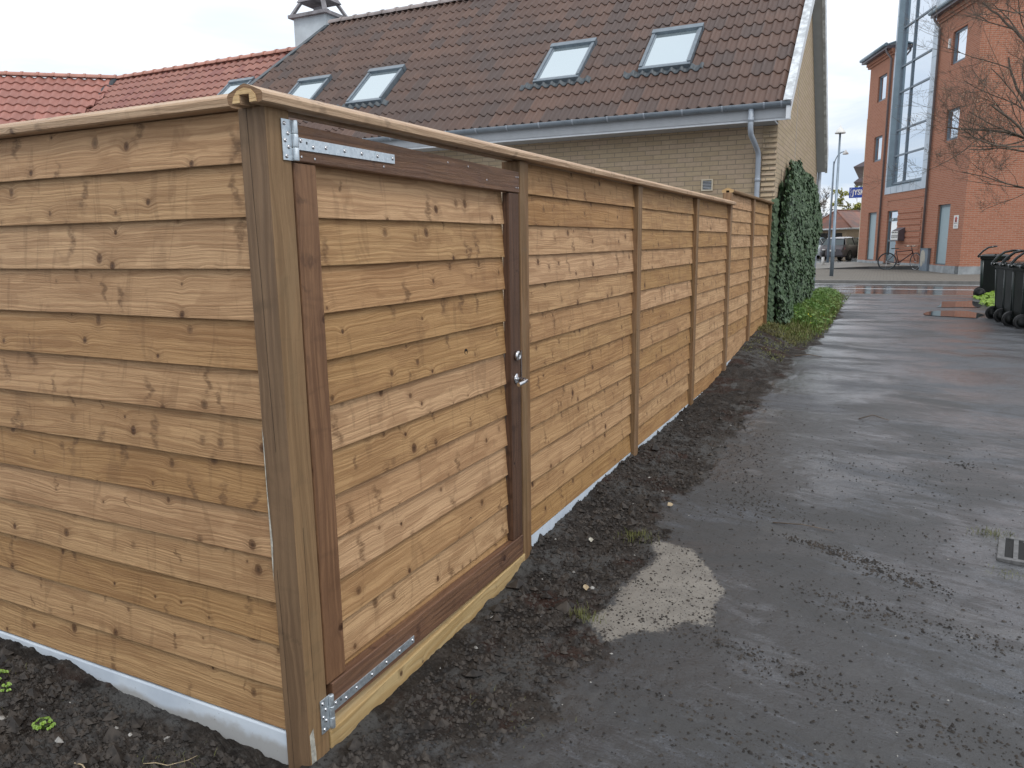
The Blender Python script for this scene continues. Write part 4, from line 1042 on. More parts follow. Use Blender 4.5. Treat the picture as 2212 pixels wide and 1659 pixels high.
def _wing():
    w_ = Vector((-.769, -.639, 0)).normalized(); m_ = Vector((w_.y * -1, w_.x, 0)); m_ = m_ if m_.y < 0 else -m_
    J = Vector((-18.62, 14.34, 5.93)); k2 = .86; cs = 1 / math.sqrt(1 + k2 * k2); L = 3.5 / cs
    S = Vector((-m_.x * cs, -m_.y * cs, k2 * cs)); N = Vector((m_.x * k2 * cs, m_.y * k2 * cs, cs))
    start = J + w_ * 11 - S * L
    def clip(u, s):
        p = start - w_ * u + S * s
        vx = -18.62 - (14.36 - p.y) * -.06
        return p.x < vx + .22
    tile_surface('roof_tiles', wh, start, -w_, S, N, 15.0, L, .33, .235, M['orangetile'], clip=clip, cols=1, amp=.05, shape=1.0, lip=.035)
    ridge_tiles('ridge_tiles', wh, J + w_ * 11 + Vector((0, 0, .04)), J + Vector((0, 0, .04)), M['ridgered'])
    a = J + w_ * 11; mb = MB()
    E0 = start; E1 = start - w_ * 11
    dn = Vector((0, 0, -.05)); d2 = Vector((0, 0, -.2))
    mb.hexa([E0 + d2, E1 + d2, J + d2, a + d2, E0 + dn, E1 + dn, J + dn, a + dn]); mb.build('roof_deck', M['ridgered'], wh)
    mb = MB(); A = E0 - m_ * .4; B = E1 - m_ * .4
    mb.poly([(A.x, A.y, -.3), (B.x, B.y, -.3), (B.x, B.y, E0.z + .1), (A.x, A.y, E0.z + .1)], [(0, 0), (11, 0), (11, 3), (0, 3)]); mb.build('front_wall', M['ybrick'], wh)
    # lead valley
    mb = MB(); p0 = J + Vector((0, -.02, -.01)); p1 = Vector((-18.42, 11.0, 3.08)); mb.tube([p0, p1], .10, 6); mb.build('valley_flashing', M['lead'], wh)
addto(_wing, wh, W0)

# ------------------------------------------------------------------ leaves helpers
def leaf(b, p, n, up, s, fold=.25, uvr=None):
    """five-cornered folded leaf"""
    n = n.normalized(); t1 = up - n * up.dot(n)
    t1 = t1.normalized() if t1.length > 1e-4 else n.orthogonal().normalized(); t2 = n.cross(t1)
    base = len(b.v); q = random.random() if uvr is None else uvr; r2 = random.random()
    for (x, y, z) in ((0, -.5, 0), (.48, -.12, fold * .5), (.30, .34, fold * .3), (0, .62, 0), (-.30, .34, fold * .3), (-.48, -.12, fold * .5)):
        b.v.append(tuple(p + t2 * (x * s) + t1 * (y * s) + n * (z * s)))
    uv = [(q, r2)] * 4
    b.face((base, base + 1, base + 2, base + 3), uv); b.face((base, base + 3, base + 4, base + 5), uv)
def in_poly(x, y, P):
    s = False
    for i in range(len(P)):
        x1, y1 = P[i]; x2, y2 = P[i - 1]
        if (y1 > y) != (y2 > y) and x < (x2 - x1) * (y - y1) / (y2 - y1) + x1: s = not s
    return s
def ivy():
    out = [(11.36, .22), (11.38, 1.2), (11.40, 1.8), (11.45, 2.05), (11.6, 2.2), (11.7, 2.30), (11.78, 2.48), (11.95, 2.40), (12.1, 2.42), (12.3, 2.55), (12.5, 2.74), (12.7, 2.66), (13.0, 2.75), (13.2, 2.68), (13.5, 2.70), (13.75, 2.86), (14.0, 2.72), (14.4, 2.72), (15.2, 2.72), (16, 2.66), (16.8, 2.58), (17.3, 2.42), (17.6, 2.2), (17.75, 1.95), (17.2, 1.5), (16.7, 1.1), (16.4, .8), (16.4, .45), (14, .2), (13, .15)]
    rnd = random.Random(3); b = MB(); n = 0
    while n < 24000:
        y = rnd.uniform(11.3, 18.4); z = rnd.uniform(.1, 2.95)
        if not in_poly(y, z, out): continue
        if rnd.random() > (1.2 - .045 * (y - 11.3)): continue
        th = .11 + .12 * max(0, .5 + noise.noise(Vector((y * 1.2, z * 1.5, 0)))) + .06 * max(0, noise.noise(Vector((y * 4, z * 4, 5))))
        th *= min(1, .35 + (2.95 - z) * .8)
        if noise.noise(Vector((y * 2.3, z * 2.3, 9))) < -.5 and rnd.random() < .5: continue
        x = GX + rnd.uniform(.2, 1) ** .6 * th + .01
        nrm = Vector((1, rnd.uniform(-.9, .5), rnd.uniform(-.1, 1.0)))
        leaf(b, Vector((x, y, z)), nrm, Vector((rnd.uniform(-.4, .4), rnd.uniform(-.7, .7), -1)), rnd.uniform(.035, .066) * (1 + .03 * (y - 11)))
        n += 1
    # some leaves curl round the corner and far edge
    for k in range(500):
        z = rnd.uniform(.25, 2.1); leaf(b, Vector((GX - rnd.uniform(-.05, .03), 11.33 - rnd.uniform(-.05, .04), z)), Vector((.4, -1, .3)), Vector((0, 0, -1)), rnd.uniform(.04, .07))
    r = thing('ivy', 'dense dark green ivy climbing the gable wall of the yellow brick house', 'ivy', (GX + .05, 14.5, .2)); r0 = Vector((GX + .05, 14.5, .2))
    rel(b, r0); b.build('foliage', M['ivy'], r)
    s = MB()
    for k in range(26):
        y = 11.6 + rnd.random() * 6.0; z = .15; P = [(GX + .02, y, z)]
        top = 2.5 - abs(y - 13.5) * .05
        while z < top:
            z += .2; y += rnd.uniform(-.09, .09); P.append((GX + .018, y, z))
        s.tube(P, [.012 * (1 - i / len(P)) + .003 for i in range(len(P))], 5)
    rel(s, r0); s.build('stem', M['bark'], r)
    # backing mass of older leaves so that brick does not glow through
    b = MB(); rnd = random.Random(8)
    for k in range(5200):
        y = rnd.uniform(11.45, 18.2); z = rnd.uniform(.1, 2.6)
        if not in_poly(y, z + .08, out): continue
        leaf(b, Vector((GX + rnd.uniform(.006, .03), y, z)), Vector((1, rnd.uniform(-.2, .2), rnd.uniform(-.2, .2))), Vector((0, rnd.uniform(-1, 1), -1)), rnd.uniform(.09, .13), .1)
    rel(b, r0); b.build('inner_leaves', M['ivy'], r)
ivy()
def blade(b, x, y, z, h, w_, lean, q):
    a = random.uniform(0, 6.28); dx, dy = math.cos(a), math.sin(a); base = len(b.v); lx, ly = lean * math.cos(a + 1.3), lean * math.sin(a + 1.3)
    b.v += [(x - dx * w_, y - dy * w_, z), (x + dx * w_, y + dy * w_, z), (x + lx * .4 + dx * w_ * .7, y + ly * .4 + dy * w_ * .7, z + h * .6), (x + lx * .4 - dx * w_ * .7, y + ly * .4 - dy * w_ * .7, z + h * .6), (x + lx, y + ly, z + h)]
    uv = [(q, q * 7.1 % 1)]
    b.face((base, base + 1, base + 2, base + 3), uv * 4); b.face((base + 3, base + 2, base + 4), uv * 3)
def grasses():
    rnd = random.Random(21); g = MB(); o = MB(); fl = MB(); n = 0
    while n < 24000:
        y = rnd.uniform(11.0, 20.8); x = rnd.uniform(-1.45, -.72)
        e = lerp_tab(EDGE, y)
        hgt = smooth(e + .18, e - .2, x)
        if rnd.random() > hgt * 1.1 + .04: continue
        if y < 12.2 and rnd.random() > .35: 
            continue
        z = ground_z(x, y, False) - .01
        lush = smooth(11.3, 13.2, y)
        h = rnd.uniform(.05, .22) * (.35 + .65 * lush) * (.4 + .6 * hgt)
        (blade)(g if rnd.random() < .25 + .75 * lush * hgt else o, x, y, z, h, rnd.uniform(.003, .0075), rnd.uniform(.01, .07), rnd.random())
        if lush > .5 and rnd.random() < .09:
            leaf(g, Vector((x, y, z + h * .8)), Vector((rnd.uniform(-.5, .8), rnd.uniform(-.8, .2), 1)), Vector((1, rnd.random(), 0)), rnd.uniform(.03, .06))
        n += 1
    for k in range(34):
        y = rnd.uniform(12.3, 17); x = rnd.uniform(-1.35, lerp_tab(EDGE, y) - .02); z = ground_z(x, y, False) + rnd.uniform(.06, .14)
        fl.lathe([(0, .003), (.004, .010), (.008, .008)], (x, y, z), (.2, -.4, 1), 6)
    # dry mossy fringe along the lane edge and near the fence end
    for k in range(2600):
        y = rnd.uniform(10.4, 12.2); x = rnd.uniform(-1.5, -.85); 
        if rnd.random() > smooth(-.8, -1.1, x): continue
        blade(o, x, y, ground_z(x, y, False) - .005, rnd.uniform(.015, .06), .004, rnd.uniform(.02, .06), rnd.random())
    for k in range(600):
        y = rnd.uniform(9.0, 11); x = rnd.uniform(-1.45, -1.0)
        blade(o, x, y, ground_z(x, y, False), rnd.uniform(.01, .03), .004, rnd.uniform(.02, .06), rnd.random())
    g.build('grass', M['grass'], kind='stuff', label='bright green grass and weeds at the foot of the ivy', category='grass')
    o.build('grass', M['olive'], kind='stuff', label='olive brown mossy grass fringe where the soil bank meets the lane', category='grass')
    m_, t__, b__ = mat('dandelion_yellow'); setp(t__, b__, Base_Color=(.65, .55, .05), Roughness=.6)
    fl.build('dandelions', m_, kind='stuff', label='tiny yellow dandelion heads dotted through the green verge', category='flowers')
    c = MB()
    for k in range(3600):
        y = rnd.uniform(14.9, 20.9); x = rnd.uniform(1.75, 3.6)
        if x < 1.95 + .10 * noise.noise(Vector((y * 1.5, 0, 0))) + .10 * max(0, 17 - y): continue
        h = .16 * smooth(1.9, 2.5, x) + .05
        p = Vector((x, y, .15 + rnd.uniform(.2, 1) * h))
        leaf(c, p, Vector((rnd.uniform(-.8, .8), rnd.uniform(-1, .3), 1)), Vector((rnd.uniform(-1, 1), rnd.uniform(-1, 1), 0)), rnd.uniform(.06, .12))
    c.build('ground_cover', M['cover'], kind='stuff', label='bright lime-green leafy ground cover beside the black bins', category='ground cover')
grasses()

# ------------------------------------------------------------------ red brick office building
BA = R(-19.5); BD = Vector((math.sin(BA), math.cos(BA), 0)); BN = Vector((-BD.y, BD.x, 0))   # BN points out of the facade towards the lane
BE = -BN
B0 = Vector((2.45, 31.99, .12))
rb = thing('office_building', 'tall red brick office building with a full-height glazed stair bay', 'building', B0)
class Fac:
    """facade coordinates: s along the facade from the corner, z world height, o outwards"""
    def __init__(s, D, Nn): s.D = D; s.N = Nn
    def p(s, a, z, o=0.0): v = B0 + s.D * a + s.N * o; return (v.x, v.y, z)
    def box(s, mb, a0, a1, z0, z1, o0, o1, m=0):
        P = [s.p(a0, z0, o1), s.p(a1, z0, o1), s.p(a1, z0, o0), s.p(a0, z0, o0)]
        T = [s.p(a0, z1, o1), s.p(a1, z1, o1), s.p(a1, z1, o0), s.p(a0, z1, o0)]
        mb.hexa(P + T, m)
F1 = Fac(BD, BN); F2 = Fac(BE, -BD)
def brick_face(mb, F, a0, a1, z0, z1, holes, depth=.13):
    """wall with rectangular openings, brick uv in metres, with reveals"""
    As = sorted({a0, a1, *[h[0] for h in holes], *[h[1] for h in holes]}); Zs = sorted({z0, z1, *[h[2] for h in holes], *[h[3] for h in holes]})
    for i in range(len(As) - 1):
        for j in range(len(Zs) - 1):
            ca, cz = (As[i] + As[i + 1]) / 2, (Zs[j] + Zs[j + 1]) / 2
            if any(h[0] < ca < h[1] and h[2] < cz < h[3] for h in holes): continue
            q = [(As[i], Zs[j]), (As[i + 1], Zs[j]), (As[i + 1], Zs[j + 1]), (As[i], Zs[j + 1])]
            mb.poly([F.p(a, z) for a, z in q], [(a + 30, z) for a, z in q])
    for h in holes:
        if h[3] - h[2] > 4: continue
        d = -depth
        for (a, b_) in (((h[0], h[2]), (h[0], h[3])), ((h[1], h[2]), (h[1], h[3]))):
            mb.poly([F.p(a[0], a[1]), F.p(a[0], a[1], d), F.p(b_[0], b_[1], d), F.p(b_[0], b_[1])], [(30, a[1]), (30.2, a[1]), (30.2, b_[1]), (30, b_[1])])
        for z in (h[2], h[3]):
            mb.poly([F.p(h[0], z), F.p(h[1], z), F.p(h[1], z, d), F.p(h[0], z, d)], [(h[0], 0), (h[1], 0), (h[1], .2), (h[0], .2)])
def _office():
    Ldoor = (8.83, 9.95, .50, 2.76); Mdoor = (6.18, 7.45, .43, 2.74); Rdoor = (1.15, 2.20, .50, 2.77)
    wins = [(8.80, 9.88, 7.83, 8.99), (8.82, 9.86, 5.11, 6.26), (1.08, 2.20, 7.85, 9.02), (1.10, 2.18, 5.11, 6.24)]
    mb = MB(); brick_face(mb, F1, 0, 11.05, .49, 9.62, [Ldoor, Mdoor, Rdoor, *wins, (3.55, 7.88, 3.58, 9.62)])
    mb.build('facade_wall', M['rbrick'], rb)
    mb = MB(); brick_face(mb, F2, 0, 12, .49, 9.62, [(4.2, 5.3, 5.1, 6.3), (4.2, 5.3, 7.85, 9.0), (7.4, 8.5, 5.1, 6.3)], .13); mb.build('side_wall', M['rbrick'], rb)
    for (a0, a1, z0, z1) in ((4.2, 5.3, 5.1, 6.3), (4.2, 5.3, 7.85, 9.0), (7.4, 8.5, 5.1, 6.3)):
        mb = MB(); F2.box(mb, a0, a1, z0, z1, -.16, -.10); f = mb.build('window', M['doorframe'], rb)
        mb = MB(); F2.box(mb, a0 + .08, a1 - .08, z0 + .08, z1 - .08, -.10, -.09); mb.build('pane', M['darkglass'], f)
    # back and far end so the building is a closed volume
    mb = MB()
    a = F1.p(11.05, .3); far = Vector(F1.p(11.05, .3, -12)); c = Vector(F1.p(0, .3, -12))
    mb.poly([a, tuple(far), (far.x, far.y, 9.62), F1.p(11.05, 9.62)][::-1], [(0, 0), (12, 0), (12, 9.3), (0, 9.3)][::-1])
    mb.poly([tuple(far), tuple(c), (c.x, c.y, 9.62), (far.x, far.y, 9.62)][::-1], [(0, 0), (11, 0), (11, 9.3), (0, 9.3)][::-1])
    mb.build('rear_wall', M['rbrick'], rb)
    mb = MB()
    for (a0, a1) in ((-.0, 1.15), (2.20, 6.1), (7.5, 8.83), (9.95, 11.07)): F1.box(mb, a0, a1, -.2, .49, -.3, .025)
    F1.box(mb, 1.15, 2.20, -.2, .48, -.3, .03); F1.box(mb, 8.83, 9.95, -.2, .48, -.3, .035); F2.box(mb, -.025, 12, -.2, .49, -.3, .025)
    mb.build('plinth', M['plinth'], rb)
    # cornice mouldings, gutters, roofs left and right of the bay
    for (a0, a1) in ((-.25, 3.45), (8.0, 11.3)):
        mb = MB()
        F1.box(mb, a0, a1, 9.62, 9.72, -.3, .07); F1.box(mb, a0, a1, 9.72, 9.86, -.3, .14); mb.build('cornice', M['rbrick'], rb)
        mb = MB(); F1.box(mb, a0, a1 + .05, 9.86, 9.98, -.3, .36); mb.build('eaves', M['mailbox'], rb)
        mb = MB()
        mb.tube([F1.p(a0, 10.03, .40), F1.p(a1 + .05, 10.03, .40)], .075, 10); mb.build('gutter', M['zincdark'], rb)
        mb = MB(); mb.hexa([F1.p(a0, 9.98, .38), F1.p(a1, 9.98, .38), F1.p(a1, 11.6, -5), F1.p(a0, 11.6, -5), F1.p(a0, 10.04, .38), F1.p(a1, 10.04, .38), F1.p(a1, 11.7, -5), F1.p(a0, 11.7, -5)]); mb.build('roof', M['zincdark'], rb)
    mb = MB(); F2.box(mb, 0, 12, 9.62, 9.86, -.3, .12); F2.box(mb, 0, 12.1, 9.86, 10.04, -.3, .32); mb.build('cornice', M['rbrick'], rb)
    mb = MB(); v = [Vector(F1.p(.1, 9.9, -.3)), Vector(F1.p(11, 9.9, -.3)), Vector(F1.p(11, 9.9, -12)), Vector(F1.p(.1, 9.9, -12))]
    mb.poly([tuple(q) for q in v][::-1]); mb.build('flat_roof', M['zincdark'], rb)
    for a, zt in ((8.19, 9.6), (3.25, 9.6)):
        mb = MB(); mb.tube([F1.p(a, 10.0, .34), F1.p(a, 9.75, .30), F1.p(a, 9.45, .07), F1.p(a, .5, .07)], .045, 8); mb.build('downpipe', M['officepipe'], rb)
    # stair bay: zinc surround with splayed jambs and a glazed field
    zb, zt = 3.50, 13.2
    a0, a1 = 3.48, 7.93; ga0, ga1, gz = 3.86, 7.62, 3.90; d = -.20; o1 = .03; i0, i1, iz = 3.92, 7.78, 3.80
    def quad(pts): mb.poly([F1.p(*q) for q in pts])
    mb = MB()
    quad([(a0, zb, o1), (a1, zb, o1), (i1, iz, o1), (i0, iz, o1)])
    quad([(a0, zb, o1), (i0, iz, o1), (i0, zt, o1), (a0, zt, o1)])
    quad([(a1, zb, o1), (a1, zt, o1), (i1, zt, o1), (i1, iz, o1)])
    quad([(a0, zb, -.2), (a1, zb, -.2), (a1, zb, o1), (a0, zb, o1)]); quad([(a0, zb, -.2), (a0, zb, o1), (a0, zt, o1), (a0, zt, -.2)]); quad([(a1, zb, o1), (a1, zb, -.2), (a1, zt, -.2), (a1, zt, o1)])
    mb.build('bay_surround', M['zinc'], rb)
    mb = MB()
    quad([(i1, iz, o1), (i1, zt, o1), (ga1, zt, d), (ga1, gz, d)]); quad([(i0, iz, o1), (i0, zt, o1), (ga0, zt, d), (ga0, gz, d)]); quad([(i0, iz, o1), (i1, iz, o1), (ga1, gz, d), (ga0, gz, d)])
    mb.build('bay_reveal', M['zincdark'], rb)
    for z in (4.6, 5.9, 7.2, 8.5, 9.8, 11.1, 12.4):
        for (p, q) in ((a0 + .01, i0 - .01), (i1 + .01, a1 - .01)):
            mb = MB(); F1.box(mb, p, q, z, z + .02, o1, o1 + .004); mb.build('cladding_seam', M['zincdark'], rb)
    for a in (4.4, 5.1, 5.8, 6.5, 7.2):
        mb = MB(); F1.box(mb, a, a + .02, zb + .01, iz - .01, o1, o1 + .004); mb.build('cladding_seam', M['zincdark'], rb)
    rows = [gz, 5.15, 6.24, 7.87, 8.95, 10.57, 11.9, zt]
    mb = MB()
    for z in rows[1:-1]: F1.box(mb, ga0 - .02, ga1, z - .035, z + .035, d - .02, d + .05)
    F1.box(mb, 6.32, 6.39, gz, zt, d - .02, d + .06); F1.box(mb, ga1 - .10, ga1, gz, zt, d - .02, d + .055); F1.box(mb, ga0 - .02, ga0 + .06, gz, zt, d - .02, d + .055)
    F1.box(mb, ga0, ga1, gz, gz + .09, d - .02, d + .055)
    cf = mb.build('curtain_wall', M['grey_metal'], rb)
    for i in range(len(rows) - 1):
        for (p, q) in ((ga0, 6.32), (6.39, ga1 - .1)):
            mb = MB(); F1.box(mb, p, q, rows[i] + .035, rows[i + 1] - .035, d - .015, d); mb.build('pane', M['glass'], cf)
    mb = MB(); F1.box(mb, 3.6, 7.9, 9.7, zt, -3.0, d - .03); mb.build('bay_tower', M['zincdark'], rb)
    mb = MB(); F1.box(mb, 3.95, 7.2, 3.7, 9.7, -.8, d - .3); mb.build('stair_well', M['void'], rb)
    # windows
    for (q0, q1, z0, z1) in wins:
        mb = MB(); F1.box(mb, q0, q1, z0, z0 + .09, -.16, -.07); F1.box(mb, q0, q1, z1 - .07, z1, -.16, -.07); F1.box(mb, q0, q0 + .08, z0 + .09, z1 - .07, -.16, -.07); F1.box(mb, q1 - .08, q1, z0 + .09, z1 - .07, -.16, -.07)
        f = mb.build('window', M['grey_metal'], rb)
        mb = MB(); F1.box(mb, q0 + .08, q1 - .08, z0 + .09, z1 - .07, -.12, -.11); mb.build('pane', M['glass'], f)
    # doors
    for nm, (q0, q1, z0, z1) in (('door', Ldoor), ('door', Rdoor)):
        mb = MB(); F1.box(mb, q0, q1, z1 - .09, z1, -.16, -.08); F1.box(mb, q0, q0 + .07, z0, z1 - .09, -.16, -.08); F1.box(mb, q1 - .09, q1, z0, z1 - .09, -.16, -.08); F1.box(mb, q0 + .07, q1 - .09, z0, z0 + .05, -.16, -.08)
        f = mb.build('door_frame', M['doorframe'], rb)
        mb = MB(); F1.box(mb, q0 + .07, q1 - .09, z0 + .05, z1 - .09, -.13, -.10); dd = mb.build('door', M['door'], f)
        mb = MB(); h0 = q0 + .12 if q0 < 5 else q1 - .2; mb.tube([F1.p(h0, 1.5, -.10), F1.p(h0, 1.5, -.04), F1.p(h0 + .1, 1.5, -.04)], .012, 6); mb.build('door_handle', M['steel'], dd)
    q0, q1, z0, z1 = Mdoor
    mb = MB(); F1.box(mb, q0, q1, z1 - .06, z1, -.16, -.07); F1.box(mb, q1 - .10, q1, z0, z1 - .06, -.16, -.07); F1.box(mb, q0, q0 + .08, z0, z1 - .06, -.16, -.07); F1.box(mb, q0 + .08, q1 - .1, 2.28, 2.42, -.16, -.07); F1.box(mb, q0 + .08, q1 - .1, z0, z0 + .35, -.16, -.09); F1.box(mb, q0 + .08, q1 - .1, 1.38, 1.46, -.16, -.07)
    f = mb.build('glass_door', M['doorframe'], rb)
    for (za, zc) in ((2.42, z1 - .06), (1.46, 2.28), (z0 + .35, 1.38)):
        mb = MB(); F1.box(mb, q0 + .08, q1 - .1, za, zc, -.12, -.105); mb.build('pane', M['glass'] if zc > 2 else M['darkglass'], f)
    mb = MB(); mb.lathe([(0, .05), (.04, .045), (.05, .0)], F1.p(6.85, 2.35, -.07), tuple(BN), 10); mb.build('door_lamp', M['paper'], f)
    # horizontal brick bands between door and pipe: every band a real 25 mm ledge
    for k, z in enumerate((2.78, 2.52, 2.27, 2.02, 1.77, 1.53, 1.28, 1.03, .79)):
        mb = MB(); F1.box(mb, 3.66, 6.16, z - .19, z - .02, .0, .028); mb.build('brick_band', M['rbrick'], rb)
    mb = MB(); F1.box(mb, 3.6, 7.5, 3.19, 3.23, 0, .022); F1.box(mb, 7.46, 7.5, 2.98, 3.19, 0, .022); mb.build('brick_band', M['rbrick'], rb)
    mb = MB(); mb.box((0, 0, 0), (.001, .001, .001)) if False else None
    # things screwed to the wall that never move with anything else
    mb = MB(); F1.box(mb, 2.34, 2.46, 8.5, 8.85, .0, .05); mb.build('wall_fixture', M['paper'], rb)
addto(_office, rb, B0)
# mailbox block
mbx = thing('mailbox', 'brown mailbox block with a sloping lid and white compartment fronts by the glass door', 'mailbox', F1.p(5.5, 1.4, 0)); o_ = Vector(F1.p(5.5, 1.4, 0))
def _mail():
    mb = MB(); a0, a1 = 5.18, 5.95
    mb.hexa([F1.p(a0, 1.42, .30), F1.p(a1, 1.42, .30), F1.p(a1, 1.42, .03), F1.p(a0, 1.42, .03), F1.p(a0, 1.84, .30), F1.p(a1, 1.84, .30), F1.p(a1, 1.99, .03), F1.p(a0, 1.99, .03)]); mb.build('body', M['mailbox'], mbx, bevel=.008)
    for i in range(4):
        for j in range(2):
            mb = MB(); p = a0 + .02 + i * .185; F1.box(mb, p, p + .165, 1.46 + j * .2, 1.46 + j * .2 + .17, .302, .312); lid = mb.build('compartment', M['paper'], mbx)
            mb = MB(); F1.box(mb, p + .02, p + .145, 1.46 + j * .2 + .10, 1.46 + j * .2 + .14, .313, .315); mb.build('slot', M['void'], lid)
addto(_mail, mbx, o_)
ub = thing('utility_cabinet', 'dark grey steel cabinet with peeling white paint against the red brick wall', 'cabinet', F1.p(3.0, .22, .35)); o_ = Vector(F1.p(3.0, .22, .35))
def _cab():
    mb = MB(); F1.box(mb, 2.50, 3.20, .20, 1.10, .01, .12); mb.build('body', M['grey_metal'], ub, bevel=.01)
    b2 = MB(); pts = [(3.10, .42), (3.16, .7), (3.13, .98), (3.0, 1.05), (2.85, 1.04), (2.75, .95), (2.70, .75), (2.74, .50), (2.80, .55), (2.85, .66), (2.92, .45), (3.0, .40)]
    P = [F1.p(a, z, .1225) for a, z in pts]; b2.poly(P); b2.build('peeling_paint', M['scrape'], ub)
    mb = MB(); F1.box(mb, 2.48, 3.22, 1.10, 1.125, .005, .135); mb.build('lid', M['doorframe'], ub)
addto(_cab, ub, o_)
sg = thing('wall_sign', 'small white upright notice with a red house symbol right of the right-hand door', 'sign', F1.p(.55, 1.85, .02)); o_ = Vector(F1.p(.55, 1.85, .02))
def _sign():
    mb = MB(); F1.box(mb, .37, .74, 1.85, 2.33, .002, .02); mb.build('panel', M['paper'], sg, bevel=.003)
    b2 = MB(); b2.poly([F1.p(a, z, .0215) for a, z in ((.64, 2.08), (.47, 2.08), (.47, 2.2), (.43, 2.2), (.555, 2.30), (.68, 2.2), (.64, 2.2))]); b2.build('symbol', M['red'], sg)
    b2 = MB(); F1.box(b2, .52, .59, 2.08, 2.17, .0215, .0225); F1.box(b2, .43, .68, 2.035, 2.055, .0205, .0215); b2.build('printed_bar', M['ink'], sg)
    b2 = MB(); 
    for k in range(4): F1.box(b2, .46, .65, 1.90 + k * .022, 1.908 + k * .022, .0205, .0212)
    b2.build('small_print', M['grey_metal'], sg)
addto(_sign, sg, o_)
# raised terrace in front of the far half of the facade
mb = MB()
q = [F1.p(3.55, 0, .0), F1.p(11.3, 0, .0)]
T = [(q[0][0], q[0][1], .40), (q[0][0] - .05, q[0][1] - .02, .40), (-.60, 36.5, .34), (-2.9, 36.0, .24), (-7, 36.0, .20), (-7, 43, .22), (q[1][0], q[1][1] + .6, .34), (q[1][0], q[1][1], .36)]
n = len(T); mb.v += T + [(x, y, .1) for x, y, z in T]
mb.face(range(n), [(p[0], p[1]) for p in T])
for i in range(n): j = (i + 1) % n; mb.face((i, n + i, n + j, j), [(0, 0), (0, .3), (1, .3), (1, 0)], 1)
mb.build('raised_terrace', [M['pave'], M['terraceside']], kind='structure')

# ------------------------------------------------------------------ wheelie bins
def make_bin(label, h=1.0, rz=0):
    """two-wheeled bin; local +x = front, back (wheels, handle) at -x"""
    r = thing('wheelie_bin', label, 'bin')
    mb = MB(); n = 6
    def ring(z, x0, x1, w_, rr=.035):
        out = []
        for cx, cy, a0 in ((x1 - rr, w_ - rr, 0), (x0 + rr, w_ - rr, 90), (x0 + rr, -w_ + rr, 180), (x1 - rr, -w_ + rr, 270)):
            for k in range(4):
                a = R(a0 + k * 30); out.append((cx + math.cos(a) * rr, cy + math.sin(a) * rr, z))
        return out
    rings = [ring(.05, -.20, .19, .19), ring(.30, -.215, .215, .205), ring(h - .12, -.24, .27, .235), ring(h - .115, -.26, .29, .25), ring(h - .06, -.265, .295, .255)]
    for q in rings: mb.v += q
    for i in range(len(rings) - 1):
        for k in range(16): k2 = (k + 1) % 16; mb.face((i * 16 + k, i * 16 + k2, i * 16 + 16 + k2, i * 16 + 16 + k), None, 0, False)
    mb.face(list(range(16))[::-1]); mb.face([64 + k for k in range(16)])
    mb.build('body', M['black'], r, bevel=.004)
    mb = MB(); rl = [ring(h - .058, -.27, .31, .265, .05), ring(h - .035, -.27, .31, .265, .05), ring(h - .005, -.22, .26, .215, .06), ring(h + .01, -.10, .16, .12, .06)]
    for q in rl: mb.v += q
    for i in range(3):
        for k in range(16): k2 = (k + 1) % 16; mb.face((i * 16 + k, i * 16 + k2, i * 16 + 16 + k2, i * 16 + 16 + k), None, 0, True)
    mb.face([48 + k for k in range(16)]); mb.face(list(range(16))[::-1])
    lid = mb.build('lid', M['blackshine'], r, bevel=.003)
    # tubular loop handle rising from the hinges over the lid
    mb = MB(); w_ = .235
    mb.tube([(-.30, -w_, h - .06), (-.29, -w_, h - .02), (-.22, -w_, h + .075), (-.13, -w_ + .01, h + .150), (-.02, -w_ + .04, h + .175), (.02, -w_ + .10, h + .178), (.02, w_ - .10, h + .178), (-.02, w_ - .04, h + .175), (-.13, w_ - .01, h + .150), (-.22, w_, h + .075), (-.29, w_, h - .02), (-.30, w_, h - .06)], .019, 8)
    mb.build('handle', M['blackshine'], r)
    for s_ in (-1, 1):
        mb = MB(); mb.lathe([(-.03, 0), (-.03, .03), (.03, .03), (.03, 0)], (-.29, s_ * (w_ - .02), h - .045), (0, 1, 0), 12); mb.build('hinge', M['blackshine'], r)
        mb = MB(); mb.lathe([(-.025, .03), (-.025, .105), (-.02, .118), (.02, .118), (.025, .105), (.025, .03)], (-.215, s_ * .225, .118), (0, 1, 0), 20); wl = mb.build('wheel', M['rubber'], r)
        mb = MB(); mb.lathe([(-.029, 0), (-.029, .085), (.029, .085), (.029, 0)], (-.215, s_ * .225, .118), (0, 1, 0), 16); mb.build('hub', M['black'], wl)
    mb = MB(); mb.tube([(-.215, -.22, .118), (-.215, .22, .118)], .012, 8); mb.build('axle', M['black'], r)
    # rounded rear corner, its sky highlight painted in as a lighter colour
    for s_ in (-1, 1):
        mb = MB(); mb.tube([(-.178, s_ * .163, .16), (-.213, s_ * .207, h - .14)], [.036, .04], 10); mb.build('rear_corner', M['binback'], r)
    return r
BINS = [(2.12, 14.05, .22, 'black wheelie bin, second from the right edge, with a fully visible round wheel'),
        (2.06, 14.62, .16, 'black wheelie bin, second from the camera in the row at the right of the lane'),
        (2.00, 15.15, .20, 'black wheelie bin, third in the row, its handle tucked behind the nearer two'),
        (2.52, 13.50, .20, 'black wheelie bin partly cut off by the right edge of the photo')]
first = None
for i, (x, y, a, lab) in enumerate(BINS):
    r = make_bin(lab) if first is None else copy_tree(first)
    first = first or r
    r.location = (x, y, .135); r.rotation_euler = (0, 0, a); r['label'] = lab; r['group'] = 'black wheelie bins along the right of the lane'
r = copy_tree(first); r.location = (2.26, 20.6, .15); r.rotation_euler = (0, 0, -.10); r.scale = (1.05, 1.0, 1.0)
r['label'] = 'lone dark green-black bin standing apart at the street end of the lane'
